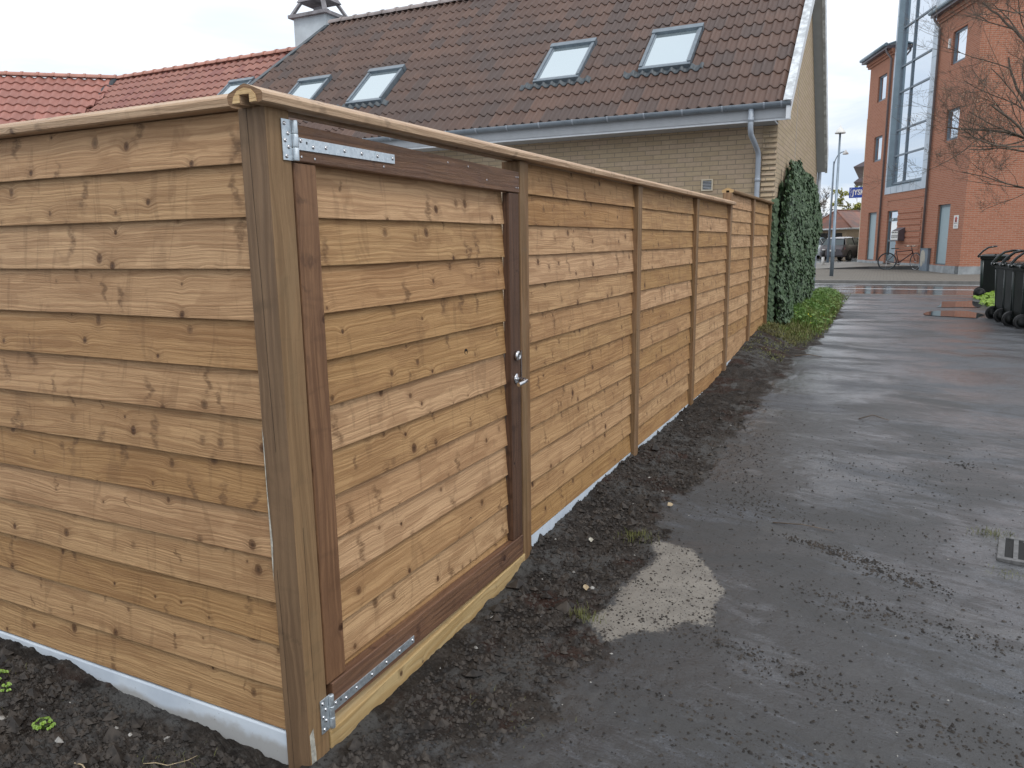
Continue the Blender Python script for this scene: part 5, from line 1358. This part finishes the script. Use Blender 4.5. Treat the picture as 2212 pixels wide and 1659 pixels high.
r['group'] = 'black wheelie bins along the right of the lane'

# ------------------------------------------------------------------ bicycle
def bicycle():
    p0 = Vector((.09, 35.30, .235)); r = thing('bicycle', 'old dark bicycle with pale taped handlebar parked by the raised terrace', 'bicycle', p0, 0)
    # local axes: f along the frame towards the front wheel
    A = Vector((.09, 35.45, 0)); Bf = Vector((1.07, 35.30, 0)); f = (Bf - A).normalized(); sd_ = Vector((-f.y, f.x, 0))
    def P(u, z, v=0.0): q = A + f * u + sd_ * v; return (q.x - p0.x, q.y - p0.y, z)
    Rr = .345
    def wheel(uc, steer):
        d = (f * math.cos(steer) + sd_ * math.sin(steer)); ax = Vector((-d.y, d.x, 0)); c = Vector(P(uc, Rr))
        mb = MB(); n = 36; pts = [c + d * (math.cos(2 * math.pi * k / n) * Rr) + Vector((0, 0, math.sin(2 * math.pi * k / n) * Rr)) for k in range(n + 1)]
        mb.tube(pts, .022, 8, cap=False); wl = mb.build('wheel', M['rubber'], r)
        mb = MB(); pts = [c + (p - c) * .93 for p in pts]; mb.tube(pts, .010, 6, cap=False); mb.build('rim', M['steel'] if steer else M['doorframe'], wl)
        mb = MB()
        for k in range(18): a = 2 * math.pi * k / 18; mb.tube([c + ax * (.02 if k % 2 else -.02), c + (d * math.cos(a) + Vector((0, 0, math.sin(a)))) * (Rr * .92)], .0016, 3, cap=False)
        mb.lathe([(-.03, 0), (-.03, .018), (.03, .018), (.03, 0)], c, ax, 8); mb.build('spokes', M['alloy'], wl)
    wheel(0, 0); wheel(1.06, -.85)
    mb = MB(); bb = P(.43, .29); seat = P(.30, .80); head = P(.90, .80); headl = P(.93, .70)
    for a, b2, rr in ((P(0, Rr), bb, .014), (P(0, Rr), P(.33, .72), .012), (bb, seat, .019), (P(.33, .74), head, .019), (bb, headl, .022), (P(.88, .88), P(.95, .64), .022)): mb.tube([a, b2], rr, 8)
    mb.build('frame', M['bikeframe'], r)
    mb = MB(); mb.tube([P(.95, .64), P(.99, .5), P(1.06, Rr)], [.018, .015, .012], 8); mb.build('fork', M['bikeframe'], r)
    mb = MB(); s0 = Vector(P(.27, .86)); d = f
    for (u, w_) in ((-.14, .07), (-.08, .08), (0, .05), (.08, .025), (.14, .018)): pass
    prof = [(-.14, .075), (-.10, .082), (-.02, .055), (.07, .026), (.13, .02)]
    for u, w_ in prof:
        q = Vector(P(.27 + u, .855)); mb.v += [tuple(q + sd_ * w_), tuple(q + sd_ * w_ * .6 + Vector((0, 0, .035))), tuple(q - sd_ * w_ * .6 + Vector((0, 0, .035))), tuple(q - sd_ * w_)]
    for i in range(4):
        for k in range(4): k2 = (k + 1) % 4; mb.face((i * 4 + k, i * 4 + k2, i * 4 + 4 + k2, i * 4 + 4 + k))
    mb.face((0, 1, 2, 3)); mb.face((19, 18, 17, 16)); mb.build('saddle', M['black'], r)
    mb = MB(); st = -.85; d2 = f * math.cos(st) + sd_ * math.sin(st); x2 = Vector((-d2.y, d2.x, 0)); c = Vector(P(.87, .97))
    mb.tube([P(.885, .86), c], .013, 8); mb.tube([c - x2 * .27 - d2 * .06, c - x2 * .1, c, c + x2 * .1, c + x2 * .27 - d2 * .06], .012, 8); hb = mb.build('handlebar', M['bikeframe'], r)
    mb = MB()
    for q in (-1, 1): mb.tube([c + x2 * .07 * q, c + x2 * .19 * q - d2 * .02], .034, 8)
    mb.tube([c + x2 * .02, c + d2 * .1 + Vector((0, 0, .02))], .02, 8); mb.build('grip_tape', M['lightgrip'], hb)
    mb = MB(); bbv = Vector(bb); mb.lathe([(-.004, .06), (-.004, .085), (.004, .085), (.004, .06)], bbv - sd_ * .05, sd_, 20, cap=False); mb.tube([bbv - sd_ * .08, bbv - sd_ * .08 + Vector((f.x * .05, f.y * .05, -.16))], .009, 6); mb.tube([bbv + sd_ * .08, bbv + sd_ * .08 + Vector((-f.x * .05, -f.y * .05, .16))], .009, 6); mb.build('crank', M['bikeframe'], r)
    mb = MB(); mb.obox(bbv - sd_ * .11 + Vector((f.x * .05, f.y * .05, -.165)), .09, .06, .02); mb.build('pedal', M['rubber'], r)
    mb = MB(); mb.tube([Vector(P(.0, Rr, -.07)), Vector(P(-.03, .0, -.12))], .008, 5); mb.build('kickstand', M['steel'], r)
    return r
bicycle()

# ------------------------------------------------------------------ cars
def make_car(paint, label):
    """hatchback, local +x forward, wheels on z=0"""
    r = thing('parked_car', label, 'car')
    L0, L1 = -1.95, 1.98
    st = [  # x, z_low, z_belt, half width low, half width belt
        (-1.96, .42, .70, .60, .62), (-1.93, .30, .88, .74, .72), (-1.80, .24, .99, .82, .79), (-1.2, .22, 1.00, .85, .83), (0, .20, .97, .86, .85), (.9, .20, .93, .86, .84), (1.35, .22, .84, .84, .78), (1.75, .24, .72, .78, .70), (1.95, .32, .58, .62, .58)]
    mb = MB(); rings = []
    for x, zl, zb, wl, wb in st:
        zm = zl + (zb - zl) * .45; ring = [(x, -wl * .92, zl), (x, -wl, zl + .10), (x, -wl * 1.01, zm), (x, -wb, zb), (x, -wb * .82, zb + .03), (x, 0, zb + .05)]
        ring += [(x, -p[1], p[2]) for p in ring[:-1][::-1]]; rings.append(ring)
    n = len(rings[0])
    for q in rings: mb.v += q
    for i in range(len(rings) - 1):
        for k in range(n - 1): mb.face((i * n + k, i * n + k + 1, i * n + n + k + 1, i * n + n + k), None, 0, True)
        mb.face((i * n + n - 1, i * n, i * n + n, i * n + 2 * n - 1), None, 0)
    mb.face(range(n)); e = (len(rings) - 1) * n; mb.face([e + k for k in range(n)][::-1])
    body = mb.build('body', paint, r)
    # greenhouse
    top = [(0, 0, 0, 0), (-1.58, 1.385, .56, .56), (-1.40, 1.445, .60, .60), (-.9, 1.49, .61, .61), (-.3, 1.50, .60, .60), (.15, 1.475, .58, .58), (.42, 1.42, .54, .54)]
    def gsec(x): pass
    rf = MB()
    for x, z, w0, w1 in top[1:]: rf.v += [(x, -w1 - .02, z - .05), (x, -w1 * .8, z), (x, 0, z + .015), (x, w1 * .8, z), (x, w1 + .02, z - .05)]
    for i in range(5):
        for k in range(4): rf.face((i * 5 + k, i * 5 + k + 1, i * 5 + 5 + k + 1, i * 5 + 5 + k), None, 0, True)
    # pillars
    for s_ in (-1, 1):
        for (xa, za, xb, zb_, w_) in ((-1.80, 1.0, -1.50, 1.40, .24), (-.35, .98, -.40, 1.46, .07), (.98, .93, .33, 1.42, .05)):
            ya, yb = .80 * s_, .62 * s_
            P = [(xa, ya, za), (xa + w_, ya, za), (xa + w_, ya - .03 * s_, za), (xa, ya - .03 * s_, za), (xb, yb, zb_), (xb + w_ * .8, yb, zb_), (xb + w_ * .8, yb - .03 * s_, zb_), (xb, yb - .03 * s_, zb_)]
            rf.hexa(P)
    rf.build('roof', paint, r)
    gl = MB()
    for s_ in (-1, 1): gl.poly([(-1.58, .79 * s_, 1.0), (.95, .78 * s_, .95), (.35, .60 * s_, 1.42), (-1.42, .60 * s_, 1.42)][::s_])
    gl.build('side_window', M['carglass'], r)
    gl = MB(); gl.poly([(-1.86, -.68, .99), (-1.86, .68, .99), (-1.545, .56, 1.38), (-1.545, -.56, 1.38)][::-1]); gl.build('rear_window', M['carglass'], r)
    gl = MB(); gl.poly([(1.0, -.70, .93), (1.0, .70, .93), (.34, .55, 1.43), (.34, -.55, 1.43)]); gl.build('windscreen', M['carglass'], r)
    mb = MB(); mb.hexa([(-1.99, -.70, .38), (-1.93, -.78, .38), (-1.93, .78, .38), (-1.99, .70, .38), (-1.99, -.70, .56), (-1.93, -.78, .56), (-1.93, .78, .56), (-1.99, .70, .56)]); mb.build('bumper', paint, r)
    for s_ in (-1, 1):
        mb = MB(); mb.hexa([(-1.965, .50 * s_, .74), (-1.86, .79 * s_, .72), (-1.70, .81 * s_, .78), (-1.90, .52 * s_, .78), (-1.93, .56 * s_, .90), (-1.84, .765 * s_, .96), (-1.68, .79 * s_, .99), (-1.86, .56 * s_, .92)]); mb.build('tail_light', M['taillight'], r)
    mb = MB(); mb.box((-2.0, -.25, .60), (-1.975, .25, .71)); mb.build('number_plate', M['paper'], r)
    mb = MB(); mb.lathe([(0, 0), (0, .045), (.01, .045), (.01, 0)], (-1.955, 0, .84), (-1, 0, .15), 12); mb.build('emblem', M['steel'], r)
    for x in (-1.22, 1.28):
        for s_ in (-1, 1):
            mb = MB(); mb.lathe([(0, .0), (0, .37), (.06, .37), (.06, 0)], (x, .80 * s_, .31), (0, s_, 0), 24); mb.build('wheel_arch', M['void'], r)
            mb = MB(); mb.lathe([(-.10, .2), (-.10, .29), (-.06, .312), (.05, .312), (.085, .29), (.085, .2)], (x, .79 * s_, .312), (0, s_, 0), 24); wl = mb.build('wheel', M['rubber'], r)
            mb = MB(); c = Vector((x, (.79 + .075) * s_, .312))
            mb.lathe([(-.03, .17), (-.03, .205), (.004, .205), (.004, .19), (-.02, .18)], c, (0, s_, 0), 24, cap=False); mb.lathe([(0, 0), (0, .05), (.012, .04), (.012, 0)], c, (0, s_, 0), 12)
            for k in range(7):
                a = 2 * math.pi * k / 7; d = Vector((math.cos(a), 0, math.sin(a))); mb.tube([c + d * .03, c + d * .195], [.02, .013], 5)
            mb.build('rim', M['alloy'], wl)
            mb = MB(); mb.lathe([(0, 0), (0, .19), (.002, .19), (.002, 0)], c - Vector((0, .02 * s_, 0)), (0, s_, 0), 20); mb.build('brake_shadow_disc', M['rubber'], wl) if False else None
    return r
car = make_car(M['carpaint'], 'dark plum-black hatchback seen from behind, parked beyond the lamp post')
car.location = (-2.40, 54.2, .15); car.rotation_euler = (0, 0, R(90 - 20))
car2 = make_car(M['carwhite'], 'pale silver car mostly hidden behind the dark hatchback, roof showing at its right')
car2.location = (-1.1, 62.0, .15); car2.rotation_euler = (0, 0, R(60))
car3 = copy_tree(car2); car3['label'] = 'pale silver car peeking out left of the dark hatchback beside the ivy'; car3.location = (-5.0, 59.0, .15); car3.rotation_euler = (0, 0, R(100))

# ------------------------------------------------------------------ lamps, bollard, shop sign
def lamp_post(loc, H, label, arm=False, pr=.055):
    r = thing('street_lamp', label, 'street lamp', loc)
    if not arm:
        mb = MB(); mb.tube([(0, 0, 0), (0, 0, 1.4), (-.002, 0, 1.42), (-.01, 0, H)], [pr * 1.25, pr * 1.2, pr, pr * .62], 14); mb.build('pole', M['lampgrey'], r)
        mb = MB(); mb.lathe([(-.01, .05), (-.02, .18), (.015, .185), (.05, .155), (.12, .115), (.17, .06), (.20, .035), (.25, .022), (.27, 0)], (-.01, 0, H), (0, 0, 1), 20); mb.build('lamp_shade', M['paper'], r)
    else:
        mb = MB(); mb.tube([(0, 0, 0), (0, 0, H - .5)], [pr * 1.2, pr * .7], 12); mb.build('pole', M['lampgrey'], r)
        mb = MB(); P = [(0, 0, H - .75), (.05, 0, H - .45), (.16, 0, H - .2), (.32, 0, H - .06), (.52, 0, H)]; mb.tube(P, .026, 8); mb.build('arm', M['lampgrey'], r)
        mb = MB(); mb.lathe([(-.17, .05), (-.17, .14), (-.13, .15), (-.06, .11), (0, .05), (.06, .02), (.08, 0)], (.54, 0, H), (0, 0, 1), 16); mb.build('lamp_shade', M['paper'], r)
    return r
lamp_post((-1.73, 30.3, .17), 5.08, 'slim grey lamp post with a hat-shaped lamp on the pavement beyond the street')
lamp_post((-2.80, 45.0, .15), 5.95, 'thinner lamp post farther back with a curved arm and small bell lamp', arm=True, pr=.06)
r = thing('bollard', 'short white bollard with a black band in front of the dark hatchback', 'bollard', (-2.72, 40.2, .20))
mb = MB(); mb.lathe([(0, 0), (0, .105), (.03, .105), (.05, .06), (.05, 0)], (0, 0, .0), (0, 0, 1), 16); mb.build('foot', M['rubber'], r)
mb = MB(); mb.lathe([(0, .07), (.44, .068)], (0, 0, .05), (0, 0, 1), 16); mb.build('post', M['paper'], r)
mb = MB(); mb.lathe([(0, .068), (0, .078), (.30, .078), (.30, .068)], (0, 0, .49), (0, 0, 1), 16, cap=True); mb.build('band', M['rubber'], r)
mb = MB(); mb.lathe([(0, 0), (0, .08), (.05, .078), (.06, 0)], (0, 0, .79), (0, 0, 1), 16); mb.build('top', M['paper'], r)

def shop_sign():
    r = thing('shop_sign', 'blue sign reading JYSK beside a white goose mark, jutting out past the brick building', 'sign', (-2.16, 50.0, 3.9), R(-14))
    W_, H_ = 1.15, .60
    mb = MB(); mb.box((0, -.05, 0), (W_, .05, H_)); mb.build('panel', M['blue'], r, bevel=.004)
    cu = bpy.data.curves.new('letters', 'FONT'); cu.body = 'JYSK'; cu.size = .42; cu.extrude = .004; cu.offset = .014; cu.space_character = 1.02
    tmp = bpy.data.objects.new('tmp_letters', cu); COL.objects.link(tmp)
    bpy.context.view_layer.update()
    me = bpy.data.meshes.new_from_object(tmp.evaluated_get(bpy.context.evaluated_depsgraph_get()))
    bpy.data.objects.remove(tmp); me.materials.clear(); me.materials.append(M['paper'])
    o = bpy.data.objects.new('lettering', me); COL.objects.link(o); o.parent = r; o.location = (.19, -.056, .17); o.rotation_euler = (R(90), 0, 0); o.scale = (.78, 1, 1)
    mb = MB(); g = [(.15, .50), (.10, .54), (.055, .51), (.075, .46), (.125, .40), (.13, .31), (.09, .22), (.10, .10), (.12, .04)]
    mb.tube([(x, -.056, z) for x, z in g], .009, 6); mb.tube([(.11, -.056, .30), (.05, -.056, .34), (.035, -.056, .44)], .007, 6); mb.build('emblem', M['paper'], r)
    mb = MB(); mb.box((W_, -.02, .1), (W_ + .7, .02, .14)); mb.box((W_, -.02, .46), (W_ + .7, .02, .5)); mb.build('bracket', M['grey_metal'], r)
shop_sign()

# ------------------------------------------------------------------ buildings beyond
C0 = Vector((1.5, 52, .15))
cb = thing('cream_building', 'cream rendered building almost hidden behind the red brick offices, two small eaves showing', 'building', C0)
def _cream():
    mb = MB(); mb.box((-1.50, 50.5, .1), (9, 60, 8.4)); mb.build('wall', M['cream'], cb)
    mb = MB(); mb.hexa([(-2.05, 50.2, 5.70), (9, 50.2, 5.70), (9, 60, 5.70), (-2.05, 60, 5.70), (-1.45, 50.4, 6.02), (9, 50.4, 6.02), (9, 60, 6.02), (-1.45, 60, 6.02)]); mb.build('eaves', M['mailbox'], cb)
    mb = MB(); mb.hexa([(-1.98, 50.2, 4.82), (-1.5, 50.2, 4.82), (-1.5, 54, 4.82), (-1.98, 54, 4.82), (-1.70, 50.3, 5.06), (-1.5, 50.3, 5.06), (-1.5, 54, 5.06), (-1.70, 54, 5.06)]); mb.build('door_canopy', M['mailbox'], cb)
addto(_cream, cb, C0)
C1 = Vector((-3, 63, .15))
hp = thing('hipped_house', 'low brown house with a hipped tile roof beyond the parked cars', 'house', C1)
def _hip():
    A, B, Cc, D = Vector((-5.4, 60.6, 2.22)), Vector((-2.32, 60, 2.30)), Vector((1.2, 67, 2.30)), Vector((-3.5, 68, 2.3)); p, q = Vector((-3.47, 61.9, 3.62)), Vector((-1.7, 65.6, 3.6))
    mb = MB()
    for P in ((A, B, p), (B, Cc, q, p), (Cc, D, q), (D, A, p, q)):
        P = [tuple(v) for v in P]; o0 = Vector(P[0]); e1 = (Vector(P[1]) - o0).normalized(); nn = e1.cross(Vector(P[2]) - o0).normalized(); e2 = nn.cross(e1)
        mb.poly(P, [((Vector(v) - o0).dot(e1) / .25 + 9, (Vector(v) - o0).dot(e2) / .33 + 5) for v in P])
    mb.build('roof', M['hiptile'], hp)
    mb = MB()
    for a, b2 in ((A, B), (B, Cc)): mb.tube([a + Vector((0, 0, -.05)), b2 + Vector((0, 0, -.05))], .06, 6)
    mb.build('gutter', M['dirtywhite'], hp)
    mb = MB()
    for a, b2 in ((A, p), (B, p), (p, q)): mb.tube([a, b2], .06, 6)
    mb.build('ridge_tiles', M['hiptile'], hp)
    mb = MB(); A2, B2, C2 = Vector((-5.1, 61.0, 0)), Vector((-2.6, 60.5, 0)), Vector((.7, 67, 0))
    for a, b2 in ((A2, B2), (B2, C2)):
        Lw = (b2 - a).length; mb.poly([(a.x, a.y, .1), (b2.x, b2.y, .1), (b2.x, b2.y, 2.35), (a.x, a.y, 2.35)], [(0, 0), (Lw, 0), (Lw, 2.2), (0, 2.2)])
    mb.build('wall', M['ybrick'], hp)
    for (x0, x1) in ((-4.5, -3.9), (-3.4, -2.9)):
        mb = MB(); mb.box((x0, 60.55 - .02 * (x0 + 3), .9), (x1, 60.9, 1.95)); mb.build('window', M['darkglass'], hp)
addto(_hip, hp, C1)

# ------------------------------------------------------------------ trees
def branch(b, p, d, L, r, depth, rnd, tips, droop=.0, split=3, minr=.003):
    pts = [p]; rr = [r]; n = max(3, int(L / .22))
    for i in range(n):
        d = (d + Vector((rnd.gauss(0, .13), rnd.gauss(0, .13), rnd.gauss(0, .10) + .04 - droop))).normalized()
        p = p + d * (L / n); pts.append(p); rr.append(max(minr, r * (1 - .62 * (i + 1) / n)))
    b.tube(pts, rr, 7 if r > .03 else 4, cap=False)
    tips.append(p)
    if depth <= 0: 
        for q in pts[1:]: tips.append(q)
        return
    k = split + (1 if rnd.random() < .5 else 0)
    for j in range(k):
        t0 = rnd.uniform(.25, 1.0); i = min(n, max(1, int(t0 * n))); q = pts[i]
        ax = Vector((rnd.gauss(0, 1), rnd.gauss(0, 1), rnd.gauss(0, .8))).normalized()
        nd = (d * .75 + ax * .75 + Vector((0, 0, .15))).normalized()
        branch(b, q, nd, L * rnd.uniform(.45, .75), max(minr, rr[i] * rnd.uniform(.5, .8)), depth - 1, rnd, tips, droop, split, minr)
def bare_tree(name, label, base, H, limbs, trunk_r, seed, budm=None, buds=0, depth=4, minr=.003, budsize=.02, lean=(0, 0, 1), cat='tree'):
    rnd = random.Random(seed); r = thing(name, label, cat, base); b = MB(); tips = []
    tr = MB(); d = Vector(lean).normalized(); pts = [Vector((0, 0, 0))]; p = Vector((0, 0, 0))
    for i in range(8): d = (d + Vector((rnd.gauss(0, .03), rnd.gauss(0, .03), .02))).normalized(); p = p + d * (H / 8); pts.append(p)
    tr.tube(pts, [trunk_r * (1 - .6 * i / 8) for i in range(9)], 12, cap=False)
    tr.build('trunk', M['bark'], r)
    for (t0, dv, L, rr) in limbs:
        i = min(8, int(t0 * 8)); branch(b, pts[i], Vector(dv).normalized(), L, rr, depth, rnd, tips, .0, 3, minr)
    b.build('branches', M['bark'], r)
    if buds:
        lf = MB()
        for k in range(buds):
            q = rnd.choice(tips) + Vector((rnd.gauss(0, .04), rnd.gauss(0, .04), rnd.gauss(0, .04)))
            leaf(lf, q, Vector((rnd.gauss(0, 1), rnd.gauss(0, 1), rnd.gauss(0, 1))), Vector((0, 0, 1)), rnd.uniform(.6, 1.3) * budsize)
        lf.build('foliage', budm, r)
    return r
bare_tree('bare_tree', 'leafless budding tree leaning in from the right edge before the red brick wall', (3.25, 18.5, .12), 6.0,
          [(.45, (-.75, .1, 1.0), 2.3, .045), (.55, (-.95, -.2, .55), 2.2, .038), (.5, (-.8, .4, .25), 1.9, .03), (.62, (-.55, .3, 1.2), 2.3, .045), (.75, (-.8, 0, .9), 2.2, .04), (.7, (.5, .3, .9), 2.2, .04), (.85, (-.4, .2, 1), 2.2, .038), (.95, (-.2, -.2, 1), 2.0, .035), (.9, (.6, 0, 1), 2.0, .04), (1, (-.6, .1, 1), 2.2, .035), (.4, (-.9, .3, .1), 1.8, .024), (.5, (-.9, -.2, .75), 2.2, .03), (.9, (-.9, -.1, .8), 1.9, .026)],
          .10, 4, M['bud'], 3200, 5, .0018, .015, (-.12, 0, 1))
bare_tree('bare_tree', 'dark leafless tree rising behind the ivy edge above the hipped roof', (-6.3, 75, .15), 3.4, [(.6, (.5, 0, 1), 1.9, .08), (.7, (.9, 0, .6), 1.8, .07), (.8, (-.6, .2, 1), 1.8, .07), (.9, (.4, .4, 1), 1.8, .06), (1, (0, 0, 1), 1.6, .06)], .2, 9, M['bark'], 900, 4, .012, .05)
bare_tree('leafing_tree', 'yellow-green tree coming into leaf above the hipped roof by the brick building', (-2.75, 75, .15), 3.0, [(.6, (.8, 0, .8), 1.7, .06), (.7, (-.8, 0, .9), 1.7, .06), (.9, (.3, .3, 1), 1.9, .06), (1, (-.3, 0, 1), 1.8, .05), (.8, (.2, -.5, .8), 1.6, .05)], .16, 14, M['farleaf'], 5200, 4, .010, .12)

# ------------------------------------------------------------------ small things on the ground
def weed(loc, s, label, seed, n=12):
    rnd = random.Random(seed); r = thing('weed', label, 'weed', loc, 0, 'small weeds in the soil bed'); b = MB(); st = MB()
    for k in range(n):
        a = rnd.uniform(0, 6.28); t_ = rnd.uniform(.1, 1); d = Vector((math.cos(a), math.sin(a), 0)); tip = d * (s * t_) + Vector((0, 0, s * (1.15 - .6 * t_)))
        st.tube([(0, 0, 0), tip * .5 + Vector((0, 0, s * .2)), tip], .0012, 4, cap=False)
        for j in (-1, 0, 1):
            d2 = Vector((math.cos(a + j * .8), math.sin(a + j * .8), 0))
            leaf(b, tip + d2 * s * .16, Vector((d2.x * .6, d2.y * .6 - .3, 1)), d2 + Vector((0, 0, -.5)), s * rnd.uniform(.26, .42), .5)
    st.build('stem', M['stem'], r); b.build('leaves', M['weed'], r)
WEEDS = [((-2.37, 1.30), .034, 'bright green weed sprouting in the middle of the soil bed near the base board', 12),
         ((-2.72, 1.36), .032, 'larger pair of pale green weeds at the left of the soil bed', 16), ((-2.62, 1.34), .026, 'small green weed just right of the pale pair on the left', 9),
         ((-2.86, 1.27), .024, 'weed cut off by the left edge of the photo', 8), ((-1.90, 1.17), .022, 'yellowish weed at the bottom edge left of the grey stone', 8),
         ((-1.76, 1.23), .022, 'little weed right of the grey stone near the corner post', 7), ((-2.55, 1.24), .016, 'tiny faint weed below the pair on the left', 6)]
for i, ((x, y), s_, lab, n) in enumerate(WEEDS): weed((x, y, ground_z(x, y)), s_, lab, i + 30, n)
b = MB(); rnd = random.Random(4); base = Vector((-1.80, 1.165, ground_z(-1.80, 1.165) + .012))
vs = []
for i in range(7):
    for k in range(10):
        th = math.pi * i / 6; a = 2 * math.pi * k / 10; d = Vector((math.sin(th) * math.cos(a), math.sin(th) * math.sin(a), math.cos(th)))
        q = 1 + .22 * noise.noise(d * 1.8); b.v.append((base.x + d.x * .024 * q, base.y + d.y * .018 * q, base.z + d.z * .014 * q))
for i in range(6):
    for k in range(10): k2 = (k + 1) % 10; b.face((i * 10 + k, i * 10 + 10 + k, i * 10 + 10 + k2, i * 10 + k2), None, 0, False)
b.build('stone', M['stone'], label='pale grey stone lying in the soil at the bottom left edge', category='stone')
def stick(name, pts, rad, m, label, cat):
    b = MB(); P = [(x, y, ground_z(x, y) + dz) for x, y, dz in pts]; b.tube(P, [rad * (1 - .5 * i / (len(P) - 1)) for i in range(len(P))], 6); b.build(name, m, label=label, category=cat)
stick('straw_piece', [(-2.13, 1.245, .006), (-2.09, 1.243, .009), (-2.05, 1.235, .006)], .003, M['straw'], 'short pale straw lying on the soil bed below the base board', 'straw')
stick('root_fibre', [(-1.93, 1.33, .004), (-1.90, 1.35, .02), (-1.86, 1.36, .018), (-1.82, 1.40, .02), (-1.80, 1.42, .03)], .0016, M['straw'], 'thin curved root fibre lying near the base board', 'root')
stick('root_fibre', [(-1.95, 1.27, .004), (-1.90, 1.25, .012), (-1.85, 1.26, .006)], .0014, M['straw'], 'short dry root fibre under the longer curved one', 'root')
stick('twig', [(-.45, 4.1, .006), (-.3, 4.12, .012), (-.14, 4.10, .006)], .004, M['bark'], 'thin dark twig on the lane beyond the sand patch', 'twig')
stick('twig', [(-.10, 6.6, .008), (.0, 6.68, .03), (.12, 6.62, .01)], .006, M['bark'], 'forked dark twig farther up on the wet lane', 'twig')
stick('twig', [(-.9, 9.6, .01), (-.75, 9.7, .02), (-.6, 9.65, .01)], .008, M['bark'], 'dark twig lying on the lane near the grassy verge', 'twig')
stick('twig', [(.95, 1.95, .003), (1.02, 1.90, .004)], .002, M['bark'], 'tiny twig on the near lane at the right', 'twig')
def dead_leaf(x, y, s, lab, m):
    b = MB(); leaf(b, Vector((0, 0, .012)), Vector((.3, -.4, 1)), Vector((random.uniform(-1, 1), 1, .2)), s, .5); 
    o = b.build('dead_leaf', m, label=lab, category='leaf'); o.location = (x, y, ground_z(x, y))
dead_leaf(-1.02, 4.12, .035, 'pale dry leaf curled on the soil bank near the grey sandy spot', M['straw'])
dead_leaf(-1.26, 3.45, .028, 'bleached leaf scrap on the soil bank right of the gate post', M['scrape'])
dead_leaf(-1.21, 1.52, .022, 'small yellow leaf on the ground right of the corner post foot', M['farleaf'])
dead_leaf(-1.1, 2.95, .03, 'reddish dry leaf curl on the dark soil left of the sand patch', M['straw'])

# storm drain
D0 = Vector((.80, 4.18, .0)); zd = ground_z(.8, 4.2, False)
dg = thing('storm_drain', 'rectangular iron storm drain grate at the right edge of the lane', 'drain', (.80, 4.18, zd), R(-8))
mb = MB(); wx, wy = .20, .17
for (a, b2) in (((-wx, -wy, -.05), (wx, -wy + .03, .012)), ((-wx, wy - .03, -.05), (wx, wy, .012)), ((-wx, -wy + .03, -.05), (-wx + .03, wy - .03, .012)), ((wx - .03, -wy + .03, -.05), (wx, wy - .03, .012))): mb.box(a, b2)
mb.build('frame', M['iron'], dg, bevel=.003)
for k in range(6):
    x = -wx + .075 + k * .05; mb = MB(); mb.box((x - .010, -wy + .03, -.03), (x + .010, wy - .03, .009)); mb.build('bar', M['iron'], dg)
mb = MB(); mb.box((-wx + .03, -wy + .03, .0045), (wx - .03, wy - .03, .0055)); mb.build('drain_opening', M['void'], dg)
# tufts of grass by the drain, in the bank and by the gate
tf = MB(); rnd = random.Random(77)
for (cx, cy, n, s_, hh) in ((.60, 4.38, 160, .05, .03), (-1.06, 3.62, 170, .05, .05), (-1.02, 2.72, 120, .04, .045), (-1.72, 1.33, 160, .07, .03), (-2.75, 1.30, 160, .10, .025), (-1.85, 1.36, 90, .06, .02), (.62, 3.9, 100, .05, .015), (-1.0, 2.0, 40, .1, .02)):
    for k in range(n):
        x, y = rnd.gauss(cx, s_), rnd.gauss(cy, s_ * .7)
        if x < -1.45 and y > 1.5: continue
        if -1.57 < x < -1.44 and 1.5 < y < 3.1: continue
        blade(tf, x, y, ground_z(x, y) - .003, rnd.uniform(.4, 1) * hh, .0012, rnd.uniform(.005, .025), rnd.random())
tf.build('grass_tufts', M['olive'], kind='stuff', label='sparse thin grass tufts in the soil by the fence and around the drain', category='grass')
